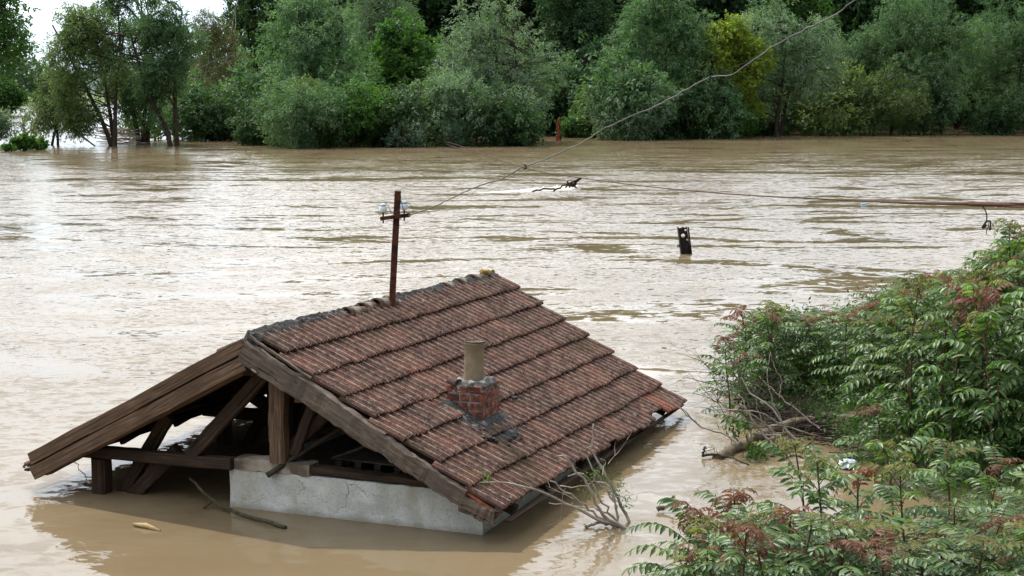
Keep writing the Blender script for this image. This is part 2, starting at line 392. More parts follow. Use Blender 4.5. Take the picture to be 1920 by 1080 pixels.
# ------------------------------------------------------------------ tubes
def tube_data(paths, sides=6):
    """paths: list of (points, radii)"""
    V, Fc = [], []
    off = 0
    for pts, rad in paths:
        P = np.asarray(pts, float); n = len(P)
        T = np.gradient(P, axis=0); T /= np.linalg.norm(T, axis=1)[:, None] + 1e-9
        up = np.array([0, 0, 1.0]) if abs(T[0, 2]) < .9 else np.array([1.0, 0, 0])
        A = np.cross(T, up); A /= np.linalg.norm(A, axis=1)[:, None] + 1e-9
        B = np.cross(T, A)
        th = np.arange(sides) * 2 * math.pi / sides
        R = np.asarray(rad, float)[:, None, None]
        ring = P[:, None] + R * (np.cos(th)[None, :, None] * A[:, None] + np.sin(th)[None, :, None] * B[:, None])
        V.append(ring.reshape(-1, 3))
        ii = (np.arange(n - 1)[:, None] * sides + np.arange(sides)[None]); jj = (np.arange(n - 1)[:, None] * sides + (np.arange(sides)[None] + 1) % sides)
        Fc.append(np.stack([ii, jj, jj + sides, ii + sides], -1).reshape(-1, 4) + off)
        if sides == 4:
            Fc.append(np.array([[0, 1, 2, 3], [(n - 1) * 4 + k for k in (3, 2, 1, 0)]]) + off)
        elif sides in (6, 8, 12, 16):                            # caps as quads
            for base in (0, (n - 1) * sides):
                q = [[base, base + k, base + k + 1, base + k + 2] for k in range(1, sides - 2, 2)]
                Fc.append(np.array(q) + off)
        off += n * sides
    return np.concatenate(V), np.concatenate(Fc)
def smooth_path(pts, n=8, jit=0.0, rng=None):
    P = np.asarray([tuple(p) for p in pts], float)
    if len(P) == 2: P = np.array([P[0], P[0] * .66 + P[1] * .34, P[0] * .33 + P[1] * .67, P[1]])
    seg = np.concatenate([[0], np.cumsum(np.linalg.norm(np.diff(P, axis=0), axis=1))])
    t = np.linspace(0, seg[-1], n)
    # Catmull-Rom through arc length
    out = []
    Q = np.concatenate([[2 * P[0] - P[1]], P, [2 * P[-1] - P[-2]]])
    for s in t:
        k = min(np.searchsorted(seg, s, 'right') - 1, len(P) - 2); u = (s - seg[k]) / (seg[k + 1] - seg[k] + 1e-9)
        p0, p1, p2, p3 = Q[k], Q[k + 1], Q[k + 2], Q[k + 3]
        out.append(.5 * ((2 * p1) + (-p0 + p2) * u + (2 * p0 - 5 * p1 + 4 * p2 - p3) * u * u + (-p0 + 3 * p1 - 3 * p2 + p3) * u ** 3))
    out = np.array(out)
    if jit and rng is not None: out[1:] += rng.normal(0, jit, out[1:].shape)
    return out
def tubes(name, paths, mat, parent=None, sides=6, smooth=True):
    v, f = tube_data(paths, sides); return mesh_obj(name, v, f, mat, parent, smooth)

# ------------------------------------------------------------------ the shed
SH = Vector((-0.2425, 12.2108, 0)); SHR = -math.radians(21.2134)
shed = empty('flooded_shed', SH, SHR); shed.rotation_euler = (-.0155, 0, SHR)      # it has settled towards the back
tag(shed, 'half drowned shed with red tiled gable roof, timber truss and white plaster wall', 'shed')
def sw(x, y, z):                                     # shed coordinates to world
    c, s = math.cos(SHR), math.sin(SHR)
    return Vector((SH.x + c * x - s * y, SH.y + s * x + c * y, z - .0155 * y))
RS = random.Random(5)
def beam(name, p0, p1, w, h, mat, parent=shed, up=(0, 0, 1), wob=.006, seg=14, seed=0, taper=0.0, ragged=.0):
    """chamfered, slightly uneven timber from p0 to p1; w across, h along up"""
    p0, p1 = Vector(p0), Vector(p1); d = p1 - p0; L = d.length; x = d.normalized()
    u = Vector(up); z = (u - x * u.dot(x)).normalized(); y = z.cross(x)
    rg = np.random.default_rng(seed + int(abs(p0.x * 1000) + abs(p1.z * 977) + abs(p0.y * 331)))
    cz = .12 * min(w, h)
    prof = [(-w/2 + cz, -h/2), (w/2 - cz, -h/2), (w/2, -h/2 + cz), (w/2, h/2 - cz), (w/2 - cz, h/2), (-w/2 + cz, h/2), (-w/2, h/2 - cz), (-w/2, -h/2 + cz)]
    V = []
    dr = np.cumsum(rg.normal(0, wob * .35, (seg + 1, 2)), axis=0); dr -= np.linspace(0, 1, seg + 1)[:, None] * dr[-1]
    for k in range(seg + 1):
        t = k / seg; sc_ = 1 - taper * t
        for (a, b) in prof:
            ex = rg.normal(0, ragged) if k in (0, seg) else 0
            V.append((t * L + ex, a * sc_ + dr[k, 0] + rg.normal(0, wob * .25), b * sc_ + dr[k, 1] + rg.normal(0, wob * .25)))
    Fc = []
    for k in range(seg):
        for q in range(8):
            a = k * 8 + q; b = k * 8 + (q + 1) % 8; Fc.append((a, b, b + 8, a + 8))
    Fc.append(tuple(range(7, -1, -1))); Fc.append(tuple(seg * 8 + q for q in range(8)))
    o = mesh_obj(name, V, Fc, mat, parent)
    R = Matrix((x, y, z)).transposed().to_4x4(); o.matrix_local = Matrix.Translation(p0) @ R
    return o

# --- tiled slopes
AX, AZ_ = -2.093, 1.566; EXR, EZR = 0.235, 0.282
NC, TW = 8, 0.25
Ls = math.hypot(EXR - AX, AZ_ - EZR)
def slope_mesh(name, side, seed):
    rg = np.random.default_rng(seed); e = Ls / NC
    ux, uz = (EXR - AX) / Ls, (EZR - AZ_) / Ls; nxn, nzn = -uz, ux
    ncol = 20; V, Fc, R = [], [], []
    u = np.linspace(0, 1, ncol + 1)
    ph = (u * 2 + .25) % 1.0
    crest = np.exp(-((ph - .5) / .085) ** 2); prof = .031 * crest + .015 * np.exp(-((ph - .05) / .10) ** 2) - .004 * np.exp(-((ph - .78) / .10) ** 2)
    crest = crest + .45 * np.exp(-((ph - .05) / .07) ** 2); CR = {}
    for c in range(NC):
        y_end = 5.42 - .035 * c; ntile = int(round((y_end + .215) / TW)); off_y = -.215 + rg.uniform(-.022, .022) + (.0 if c else .06)
        if side > 0: off_y += [0.06, .05, .03, .04, .0, .02, -.01, .0][c]
        cs = rg.uniform(-.006, .006); TWc = (y_end + rg.uniform(-.02, .02) - off_y) / ntile
        for t in range(ntile):
            y0 = off_y + t * TWc; y1 = y0 + TWc - .005
            lift = rg.uniform(-.004, .004); tl = rg.uniform(-.006, .006); sl = rg.uniform(-.009, .009)
            r = float(np.clip(rg.beta(1.6, 1.7) * .94 + .02, 0, .96))
            if rg.random() < .06: sl += rg.uniform(.010, .030); tl *= 2
            s0, s1 = c * e - .012, (c + 1) * e + .022 + sl + cs
            if side > 0 and c == 7:
                if t == 19: r = .98
                if t in (17, 18): s1 -= .05 + .05 * rg.random()
                if t in (11, 7): s1 -= .035
            if side > 0 and c == 5 and t == 6: r = .97
            st = [0, .25, .6, .93, 1.0]
            base = len(V) 
            yy = y0 + (y1 - y0) * u
            # top grid then a skirt at the lower edge
            for k, q in enumerate(st):
                s = s0 + (s1 - s0) * q
                if k >= 3: js = rg.normal(0, .0035, ncol + 1)
                else: js = np.zeros(ncol + 1)
                for a in range(ncol + 1):
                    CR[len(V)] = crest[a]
                    ss = s + js[a]
                    stretch = 1 + .045 * max(0, yy[a]) / 5.3
                    ss2 = ss * stretch
                    hgt = .008 + .044 * q + prof[a] + lift + tl * (u[a] - .5) - (.006 if k == 4 else 0)
                    sag = -.018 * math.sin(math.pi * min(max(yy[a] / 5.2, 0), 1)) * math.sin(math.pi * min(ss / Ls, 1))
                    hgt += sag
                    V.append((AX + ux * ss2 + nxn * hgt, yy[a], uz * ss2 + nzn * hgt))
            for a in range(ncol + 1):                # lower edge skirt
                x, y, z = V[base + 4 * (ncol + 1) + a]
                V.append((x - nxn * .024 - ux * .006, y, z - nzn * .024 - uz * .006))
            for k in range(5):
                for a in range(ncol):
                    i0 = base + k * (ncol + 1) + a
                    Fc.append((i0, i0 + 1, i0 + ncol + 2, i0 + ncol + 1)); R.append(r)
            for edge in (0, ncol):                   # side skirts
                q0 = len(V)
                for k in range(5):
                    x, y, z = V[base + k * (ncol + 1) + edge]; V.append((x - nxn * .022, y, z - nzn * .022))
                for k in range(4):
                    i0 = base + k * (ncol + 1) + edge; i1 = i0 + ncol + 1
                    Fc.append((i0, i1, q0 + k + 1, q0 + k)); R.append(r)
            # underside closes the tile
            q1 = base + 5 * (ncol + 1)
            x, y, z = V[base]; V.append((x - nxn * .02, y, z - nzn * .02)); x, y, z = V[base + ncol]; V.append((x - nxn * .02, y, z - nzn * .02))
            Fc.append((q1, len(V) - 2, len(V) - 1, q1 + ncol)); R.append(r)
    V = np.array(V); V[:, 2] += AZ_ - (.030 + .022 * (V[:, 0] - AX) if side < 0 else 0)
    if side < 0: V[:, 0] = 2 * AX - V[:, 0]
    o = mesh_obj(name, V, Fc, MTILE, shed, rnd=R)
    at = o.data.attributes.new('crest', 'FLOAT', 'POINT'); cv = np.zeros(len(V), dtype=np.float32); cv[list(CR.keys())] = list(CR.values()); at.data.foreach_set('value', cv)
    return o
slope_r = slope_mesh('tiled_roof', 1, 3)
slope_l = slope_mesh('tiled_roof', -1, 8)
def roof_pt(x, y, h=0.0):                             # point on the right slope, h above it
    ux, uz = (EXR - AX) / Ls, (EZR - AZ_) / Ls
    s = (x - AX) / ux
    return Vector((x - uz * h, y, AZ_ + uz * s + ux * h))
MREDCLAY = rough_mat('fresh_clay', (.26, .07, .035), (.42, .12, .06), 14, (.08, .04, .03), .003, .6)
for (s0_, s1_) in ((3.05, 4.0), (4.2, 4.95), (6.0, 6.0), (7.05, 7.95)):
    if s1_ > s0_:
        k_ = Ls / NC / Ls; a_, b_ = s0_ * k_, s1_ * k_
        beam('verge_tile', (AX + (EXR - AX) * a_, -.225, AZ_ + (EZR - AZ_) * a_ - .035), (AX + (EXR - AX) * b_, -.225, AZ_ + (EZR - AZ_) * b_ - .028), .022, .024, MREDCLAY, wob=.003)
# moss in the course joints
rg = np.random.default_rng(4)
mv, mf = [], []
def blob(V, Fc, c, r, sq=.6, n=6):
    b = len(V); V.append((c[0], c[1], c[2] + r * sq)); 
    for k in range(n):
        a = 2 * math.pi * k / n; rr = r * rg.uniform(.75, 1.25)
        V.append((c[0] + rr * math.cos(a), c[1] + rr * math.sin(a), c[2] + r * .2 * sq))
    for k in range(n):
        a = 2 * math.pi * k / n; rr = r * .8
        V.append((c[0] + rr * math.cos(a), c[1] + rr * math.sin(a), c[2] - r * sq))
    for k in range(n):
        k2 = (k + 1) % n
        Fc.append((b, b + 1 + k, b + 1 + k2)); Fc.append((b + 1 + k, b + 1 + n + k, b + 1 + n + k2, b + 1 + k2))
for c in range(1, NC):
    for k in range(95):
        y = rg.uniform(-.15, 5.1); s = (c * Ls / NC + .03) * (1 + .045 * y / 5.3)
        if rg.random() < .10 + .6 * math.sin(c * 2 + y * 2.3) ** 2: continue
        p = roof_pt(AX + (EXR - AX) / Ls * s, y, .012 - .018 * math.sin(math.pi * y / 5.2))
        blob(mv, mf, p, rg.uniform(.007, .021), .6)
mesh_obj('moss', mv, mf, MMOSS, shed, smooth=True)['kind'] = 'stuff'

# --- ridge mortar and loose ridge tiles
def lumpy_strip(y0, y1, w, h, seed, mat, parent=shed):
    rg = np.random.default_rng(seed); n = int((y1 - y0) / .022); m_ = 15
    V = np.zeros((n + 1, m_, 3)); 
    nz = rg.normal(0, 1, (n + 1, m_)); 
    for _ in range(1): nz = (nz + np.roll(nz, 1, 0) + np.roll(nz, -1, 0)) / 2.0
    wv = w * (1 + .28 * np.sin(np.linspace(0, 23, n + 1)) * np.sin(np.linspace(0, 9, n + 1)))
    for k in range(n + 1):
        y = y0 + (y1 - y0) * k / n
        for j in range(m_):
            t = j / (m_ - 1) * 2 - 1; x = t * wv[k]
            top = h * (1 - t * t) ** .6 * (1 + .2 * math.sin(y * 3.1)) - abs(x) * .57 + .02 - (.085 * min(1, -t * 1.6) if t < 0 else 0) - (.13 if k == 0 else 0)
            sag = -.018 * math.sin(math.pi * min(max(y / 5.2, 0), 1)) * abs(t)
            V[k, j] = (AX + x + nz[k, j] * .004, y, AZ_ + top + nz[k, j] * .007 + sag)
    i = np.arange(n)[:, None] * m_ + np.arange(m_ - 1)[None]
    return mesh_obj('ridge_mortar', V.reshape(-1, 3), np.stack([i, i + m_, i + m_ + 1, i + 1], -1).reshape(-1, 4), mat, parent, True)
lumpy_strip(-.22, 5.42, .105, .030, 2, MMORTAR_D)
def half_pipe(name, y0, y1, r0, r1, xo, zo, mat, parent, rot=0.0, tilt=0.0):
    V = []; n = 12
    ar = [(-100 + 200 * k / n) for k in range(n + 1)]
    for (y, r) in ((y0, r0), ((y0 + y1) / 2, (r0 + r1) / 2), (y1, r1)):
        for rr in (r, r - .016):
            for a in ar:
                a = math.radians(a); V.append((rr * math.sin(a), y - y0, rr * math.cos(a)))
    m_ = n + 1; Fc = []
    for s in range(2):
        for k in range(n):
            a = s * 2 * m_ + k
            Fc.append((a, a + 1, a + 2 * m_ + 1, a + 2 * m_)); b = a + m_; Fc.append((b, b + 2 * m_, b + 2 * m_ + 1, b + 1))
        for k in (0, n):
            a = s * 2 * m_ + k; Fc.append((a, a + m_, a + 3 * m_, a + 2 * m_))
    for s in (0, 2):
        for k in range(n):
            a = s * 2 * m_ + k; Fc.append((a, a + m_, a + m_ + 1, a + 1))
    o = mesh_obj(name, V, Fc, mat, parent, False)
    o.location = (AX + xo, y0, AZ_ + zo); o.rotation_euler = (tilt, 0, rot)
    return o
def ridge_y(px):
    best = min((abs(960 + F * ray_px(sw(AX, y / 100, 1.66)) - px), y / 100) for y in range(-30, 560, 2)); return best[1]
def ray_px(P):
    return P.x / (P.y * CP + (H - P.z) * SP)
for (pa, pb, ns, xo, rt) in ((640, 722, 3, .035, .10), (828, 905, 3, .0, .02)):
    ya, yb = ridge_y(pa), ridge_y(pb); L = (yb - ya) / ns
    for k in range(ns):
        half_pipe('ridge_tile', ya + k * L, ya + (k + 1) * L + .05, .078, .064, xo + .012 * math.sin(k * 3), .008 * k - .022, MRIDGE, shed, rt * (1 if k % 2 else -1), -.05)
lb = [];lf = []
for k in range(14): blob(lb, lf, (AX + rg.uniform(-.04, .05), 5.22 + rg.uniform(-.12, .12), AZ_ + .05 + rg.uniform(-.01, .02)), rg.uniform(.02, .04), .7, 7)
mesh_obj('lichen_clump', lb, lf, rough_mat('orange_lichen', (.16, .10, .02), (.34, .24, .06), 30), shed, True)

# --- barge boards and rafters (front verge at y = -0.25)
FY = -.235
beam('barge_board', (-2.10, FY, 1.492), (-4.365, FY, .312), .034, .112, MW_brown, up=(0, 0, 1), ragged=.006)
beam('barge_board', (-2.09, FY + .026, 1.410), (-4.375, FY + .026, .225), .030, .075, MW_dark, up=(0, 0, 1), ragged=.01)
beam('barge_board', (-2.10, FY - .014, 1.335), (-4.335, FY - .014, .180), .036, .125, MW_brown, up=(0, 0, 1), ragged=.006)
beam('rafter', (-2.15, FY + .11, 1.30), (-4.28, FY + .11, .205), .11, .13, MW_brown, up=(0, 0, 1))
beam('rafter', (-2.115, FY, 1.445), (-.80, FY, .760), .085, .185, MW_grey, up=(0, 0, 1), wob=.014, seg=24)
beam('rafter', (-.84, FY + .008, .775), (-.085, FY + .008, .375), .080, .150, MW_grey, up=(0, 0, 1), wob=.014, seg=18, ragged=.02)
beam('rafter', (-.10, FY - .005, .335), (.215, FY - .005, .225), .075, .125, MW_grey, up=(0, 0, 1), wob=.012, ragged=.02)
beam('batten', (-2.06, FY + .015, 1.575), (-1.47, FY + .015, 1.245), .022, .022, MW_grey)
beam('batten', (-1.45, FY + .045, 1.175), (.19, FY + .045, .248), .045, .03, MW_dark)
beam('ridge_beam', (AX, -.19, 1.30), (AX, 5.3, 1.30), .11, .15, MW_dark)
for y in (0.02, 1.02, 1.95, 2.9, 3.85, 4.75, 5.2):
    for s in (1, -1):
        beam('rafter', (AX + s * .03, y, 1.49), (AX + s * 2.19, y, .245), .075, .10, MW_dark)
for s in (1, -1):
    for k in range(8):
        d = .28 + k * .30; x = AX + s * d
        beam('roof_batten', (x, -.17, AZ_ - d * .569 - .028), (x, 5.3, AZ_ - d * .569 - .028), .045, .022, MW_dark, seg=6)
# --- truss members (front at y = 0)
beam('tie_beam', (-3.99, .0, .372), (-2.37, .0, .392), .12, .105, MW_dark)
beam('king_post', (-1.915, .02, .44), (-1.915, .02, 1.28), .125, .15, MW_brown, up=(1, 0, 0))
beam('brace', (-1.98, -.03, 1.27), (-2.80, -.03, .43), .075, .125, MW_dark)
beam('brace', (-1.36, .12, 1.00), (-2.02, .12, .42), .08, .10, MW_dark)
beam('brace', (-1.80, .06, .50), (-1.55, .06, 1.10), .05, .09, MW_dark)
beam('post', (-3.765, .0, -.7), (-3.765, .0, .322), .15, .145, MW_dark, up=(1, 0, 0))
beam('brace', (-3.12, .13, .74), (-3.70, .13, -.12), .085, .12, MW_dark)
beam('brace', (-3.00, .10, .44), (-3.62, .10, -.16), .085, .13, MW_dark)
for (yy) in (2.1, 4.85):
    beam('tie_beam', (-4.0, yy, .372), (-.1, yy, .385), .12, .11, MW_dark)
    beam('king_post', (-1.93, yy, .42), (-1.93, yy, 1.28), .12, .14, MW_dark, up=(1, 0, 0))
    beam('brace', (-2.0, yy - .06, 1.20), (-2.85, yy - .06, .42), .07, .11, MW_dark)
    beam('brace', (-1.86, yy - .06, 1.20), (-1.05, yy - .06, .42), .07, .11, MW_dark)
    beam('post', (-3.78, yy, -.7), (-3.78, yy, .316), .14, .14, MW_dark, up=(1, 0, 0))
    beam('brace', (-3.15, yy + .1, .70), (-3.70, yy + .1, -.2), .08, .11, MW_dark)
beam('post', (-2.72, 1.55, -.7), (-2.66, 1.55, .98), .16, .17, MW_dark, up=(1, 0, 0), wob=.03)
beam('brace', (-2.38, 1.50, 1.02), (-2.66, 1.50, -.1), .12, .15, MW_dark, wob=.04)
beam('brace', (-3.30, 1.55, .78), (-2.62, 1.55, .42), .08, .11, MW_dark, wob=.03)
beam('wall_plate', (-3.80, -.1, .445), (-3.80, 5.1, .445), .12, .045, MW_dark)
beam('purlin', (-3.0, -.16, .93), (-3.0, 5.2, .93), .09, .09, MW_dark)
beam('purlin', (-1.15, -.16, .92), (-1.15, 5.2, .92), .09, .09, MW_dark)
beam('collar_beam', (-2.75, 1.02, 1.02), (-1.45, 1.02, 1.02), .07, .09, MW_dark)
# --- walls
def grid_box(name, x0, x1, y0, y1, z0, z1, mat, parent=shed, step=.09, amp=.004, seed=0):
    bm = bmesh.new(); bmesh.ops.create_cube(bm, size=1)
    for v in bm.verts: v.co = Vector(((x0 + x1) / 2 + v.co.x * (x1 - x0), (y0 + y1) / 2 + v.co.y * (y1 - y0), (z0 + z1) / 2 + v.co.z * (z1 - z0)))
    for ax in range(3):
        lo, hi = (x0, y0, z0)[ax], (x1, y1, z1)[ax]; n = int((hi - lo) / step)
        for k in range(1, n):
            co = [0, 0, 0]; co[ax] = lo + (hi - lo) * k / n; no = [0, 0, 0]; no[ax] = 1
            bmesh.ops.bisect_plane(bm, geom=bm.verts[:] + bm.edges[:] + bm.faces[:], plane_co=co, plane_no=no)
    r = random.Random(seed)
    for v in bm.verts: v.co += Vector((r.gauss(0, amp), r.gauss(0, amp), r.gauss(0, amp)))
    me = bpy.data.meshes.new(name); bm.to_mesh(me); bm.free(); me.materials.append(mat)
    me.polygons.foreach_set('use_smooth', np.zeros(len(me.polygons), dtype=bool))
    o = bpy.data.objects.new(name, me); COL.objects.link(o); o.parent = parent; return o
grid_box('wall', -2.41, 0, 0, .20, -1.2, .345, MPLASTER, seed=1)
grid_box('wall', -.20, -.003, .203, 4.9, -1.2, .33, MPLASTER, seed=2, step=.14)
grid_box('wall', -2.407, -2.21, .203, 4.9, -1.2, .30, MPLASTER, seed=3, step=.2)
grid_box('wall', -2.41, -.0, 4.903, 5.05, -1.2, .30, MPLASTER, seed=4, step=.2)
MSTONE = rough_mat('lintel_concrete', (.26, .215, .17), (.44, .38, .31), 9, (.13, .10, .075), .008, .57)
grid_box('lintel', -2.35, -1.615, -.008, .17, .348, .448, MSTONE, seed=5, step=.06, amp=.005)
beam('beam', (-1.60, .07, .395), (-.28, .07, .375), .13, .055, MW_dark, wob=.012)
for k, yy in enumerate((.14, 1.02, 1.95, 2.9, 3.85, 4.75)):
    beam('rafter_tail', (-.12, yy, .345), (.235, yy, .195), .085, .085, MW_dark, wob=.008)
MFLOOR = rough_mat('attic_boards', (.045, .034, .026), (.10, .078, .060), 6)
grid_box('attic_floor', -2.2, -.21, .21, 4.89, .29, .325, MFLOOR, step=.3, seed=6)
gv = [(-2.0, 4.98, .31), (.0, 4.98, .31), (-2.0, 4.98, 1.45), (-2.0, 5.02, .31), (.0, 5.02, .31), (-2.0, 5.02, 1.45)]
mesh_obj('gable_boarding', gv, [(0, 1, 2), (5, 4, 3), (0, 3, 4, 1), (1, 4, 5, 2), (2, 5, 3, 0)], MW_dark, shed)
# wooden pallet lying on the attic floor
pal = empty('wooden_pallet', sw(-1.0, .62, .325), SHR)
tag(pal, 'dark wooden pallet lying in the attic behind the front gable', 'pallet')
beam('deck_board', (-.55, 0, .125), (.55, 0, .110), .62, .014, MFLOOR, pal, wob=.006)
for k in range(6): beam('block', (-.52 + k * .19, -.28, .075), (-.46 + k * .19, -.28, .074), .08, .07, MW_dark, pal, seg=2, wob=.001)
beam('bottom_board', (-.55, -.28, .022), (.55, -.28, .018), .10, .016, MW_dark, pal)
stick = tubes('loose_stick', [(smooth_path([sw(-2.0, -.05, .33), sw(-1.7, .1, .55), sw(-1.35, .35, .80)], 9), np.linspace(.028, .018, 9))], MBARK)
tag(stick, 'dark stick leaning over the plaster wall beside the king post', 'branch')
stick2 = tubes('loose_stick', [(smooth_path([sw(-1.50, .2, .47), sw(-1.2, .3, .60), sw(-.95, .5, .78)], 9), np.linspace(.016, .010, 9))], MBARK)
tag(stick2, 'thin dark stick lying between the pallet and the king post', 'branch')
rt = half_pipe('roof_tile_shard', 0, .22, .05, .045, 0, 0, MRIDGE, None, 0, 0)
rt.location = sw(-1.72, .0, 1.005); rt.rotation_euler = (0, 0, SHR - math.pi / 2)
tag(rt, 'curved red tile stuck between king post and rafter', 'tile')

# --- chimney
chx0, chx1, chy0, chy1 = -.785, -.445, 1.06, 1.49        # shed coords
def chimney():
    r = random.Random(11); V, Fc, R = [], [], []
    zt = 1.03; ch = .076; rows = 7; bl, bd = .215, .11
    def brick(x0, x1, y0, y1, z0, z1, rr):
        b = len(V); j = lambda: r.uniform(-.004, .004)
        for z in (z0, z1):
            for (x, y) in ((x0, y0), (x1, y0), (x1, y1), (x0, y1)): V.append((x + j(), y + j(), z + j() * .6))
        for f in ((3, 2, 1, 0), (4, 5, 6, 7), (0, 1, 5, 4), (1, 2, 6, 5), (2, 3, 7, 6), (3, 0, 4, 7)): Fc.append(tuple(b + q for q in f)); R.append(rr)
    g = .017
    for k in range(rows):
        z1 = zt - k * ch; z0 = z1 - ch + g
        odd = k % 2
        def run(a0, a1, first):
            out = []; a = a0; l = first
            while a < a1 - .01:
                e = min(a + l, a1); 
                if a1 - e < .05: e = a1
                out.append((a, e - (g if e < a1 else 0))); a = e; l = bl
            return out
        # front and back courses along x, sides along y
        fx0, fx1 = (chx0, chx1) if not odd else (chx0 + bd + g, chx1 - bd - g)
        for (a, b_) in run(fx0, fx1, bl if not odd else .1):
            brick(a, b_, chy0, chy0 + bd, z0, z1, r.random()); brick(a, b_, chy1 - bd, chy1, z0, z1, r.random())
        fy0, fy1 = (chy0 + bd + g, chy1 - bd - g) if not odd else (chy0, chy1)
        for (a, b_) in run(fy0, fy1, .1 if not odd else bl):
            brick(chx0, chx0 + bd, a, b_, z0, z1, r.random()); brick(chx1 - bd, chx1, a, b_, z0, z1, r.random())
    st = mesh_obj('chimney', V, Fc, MBRICK, shed, rnd=R)
    grid_box('mortar', chx0 + .009, chx1 - .009, chy0 + .009, chy1 - .009, .45, zt - .005, MBRICK_MORTAR, st, step=.05, amp=.0028, seed=12)
    cx, cy = (chx0 + chx1) / 2, (chy0 + chy1) / 2
    # rough cap
    V, Fc = [], []; n = 26; rg2 = np.random.default_rng(3)
    for (rr, zz) in ((.235, -.045), (.243, -.006), (.205, .030), (.13, .042), (.098, .028)):
        for k in range(n):
            a = 2 * math.pi * k / n; q = rr / max(abs(math.cos(a)), abs(math.sin(a))) ** (.85 if rr > .15 else .1) * (1 if rr < .15 else .90)
            V.append((cx + q * math.cos(a) * (.80 if rr > .15 else 1) + rg2.normal(0, .006), cy + q * math.sin(a) * (.98 if rr > .15 else 1) + rg2.normal(0, .006), zt + zz + rg2.normal(0, .006)))
    for s in range(4):
        for k in range(n): a = s * n + k; b = s * n + (k + 1) % n; Fc.append((a, b, b + n, a + n))
    Fc.append(tuple(4 * n + k for k in range(n)))
    mesh_obj('mortar_cap', V, Fc, MMORTAR, st, False)
    # pipe
    V, Fc = [], []; n = 28
    rings = [(.091, .02), (.090, .20), (.089, .355), (.094, .360), (.094, .375), (.080, .375), (.078, .05)]
    for (rr, zz) in rings:
        for k in range(n): a = 2 * math.pi * k / n; V.append((cx - .0 + rr * math.cos(a) + .02 * zz, cy + rr * math.sin(a), zt + zz))
    for s in range(len(rings) - 1):
        for k in range(n): a = s * n + k; b = s * n + (k + 1) % n; Fc.append((a, b, b + n, a + n))
    Fc.append(tuple((len(rings) - 1) * n + k for k in range(n)))
    mesh_obj('chimney_pipe', V, Fc, MPIPE, st, True)
    V, Fc = tube_data([([(cx + .008 + .0925 * math.cos(a), cy + .0925 * math.sin(a), zt + .378) for a in np.linspace(0, 2 * math.pi, 26)], [.006] * 26)], 6)
    mesh_obj('pipe_rim', V, Fc, MDARKSTEEL, st, True)
    sh = half_pipe('brick_shard', 0, .13, .05, .04, 0, 0, MTILE, st); sh.location = (chx0 + .10, chy0 + .03, zt + .005); sh.rotation_euler = (.1, 0, 1.1)
    # mortar apron on the tiles
    rg3 = np.random.default_rng(9); V = []; nxg, nyg = 30, 30
    ax0, ax1, ay0, ay1 = chx0 - .02, chx1 + .30, chy0 - .24, chy1 + .10
    for a in range(nxg + 1):
        for b in range(nyg + 1):
            x = ax0 + (ax1 - ax0) * a / nxg; y = ay0 + (ay1 - ay0) * b / nyg
            dx = max(chx0 - x, x - chx1, 0); dy = max(chy0 - y, y - chy1, 0); d = math.hypot(dx, dy)
            lim = .11 + .05 * math.sin(5.1 * x * 3 + y * 9) + .04 * math.sin(y * 21 + x * 4) + (.06 if x > chx1 else 0) + (.09 if y < chy0 and x < chx1 else 0)
            hh = .034 * (1 - d / max(lim, .04)) + rg3.normal(0, .006)
            if d == 0: hh = .03
            hh = max(hh, -.05)
            V.append(tuple(roof_pt(x, y, .03 + hh)))
    i = np.arange(nxg)[:, None] * (nyg + 1) + np.arange(nyg)[None]
    mesh_obj('mortar_apron', np.array(V), np.stack([i, i + nyg + 1, i + nyg + 2, i + 1], -1).reshape(-1, 4), MMORTAR_D, st, False)
chimney()
for k in range(16):
    rv, rf = [], []; blob(rv, rf, roof_pt(chx1 + rg.uniform(.02, .30), chy0 + rg.uniform(-.22, .3), .05), rg.uniform(.010, .028), .7); mesh_obj('mortar_crumb', rv, rf, MMORTAR_D, shed)
for (xx, yy) in ((-.55, 2.1), (-.32, .85), (-.35, .78)):
    rv, rf = [], []; blob(rv, rf, roof_pt(xx, yy, .05), .035, .5, 7); mesh_obj('mortar_crumb', rv, rf, MMORTAR_D, shed)

# ------------------------------------------------------------------ utility pole on the roof
PY = 15.2
ptop, pbase = at_y(746, 358, PY), at_y(735, 574, PY)
pole = empty('utility_pole', pbase, 0)
tag(pole, 'rusty steel pole with crossarm and two white insulators rising through the roof ridge', 'pole')
def rel(p, o): return Vector(p) - Vector(o)
tb = rel(ptop, pbase)
beam('pole_shaft', -tb * .25, tb, .062, .062, MRUST, pole, up=(0, 1, 0), wob=.0015)
ca, cb = rel(at_y(713, 410, PY - .05), pbase), rel(at_y(769, 403, PY - .05), pbase)
beam('crossarm', ca, cb, .03, .038, MRUST, pole, wob=.001)
def insulator(px):
    t = (px - 713) / 56; b = ca.lerp(cb, t) 
    V, Fc = [], []; n = 20
    prof = [(.004, .148), (.022, .146), (.028, .138), (.026, .128), (.030, .122), (.037, .116), (.038, .066), (.033, .060), (.030, .064), (.0, .07)]
    for (r_, z) in prof:
        for k in range(n): a = 2 * math.pi * k / n; V.append((b.x + r_ * math.cos(a), b.y + r_ * math.sin(a), b.z + z))
    for s in range(len(prof) - 1):
        for k in range(n): a = s * n + k; c = s * n + (k + 1) % n; Fc.append((a, c, c + n, a + n))
    o = mesh_obj('insulator', V, Fc, MPORC, pole, True)
    v, f = tube_data([([(b.x, b.y, b.z - .05), (b.x, b.y, b.z + .09)], [.009, .009])], 6); mesh_obj('pin', v, f, MRUST, o)
    v, f = tube_data([([(b.x + .029 * math.cos(a), b.y + .029 * math.sin(a), b.z + .125) for a in np.linspace(0, 6.3, 16)], [.004] * 16)], 6); mesh_obj('tie_wire', v, f, MDARKSTEEL, o)
insulator(718.5); insulator(758)
pw = []
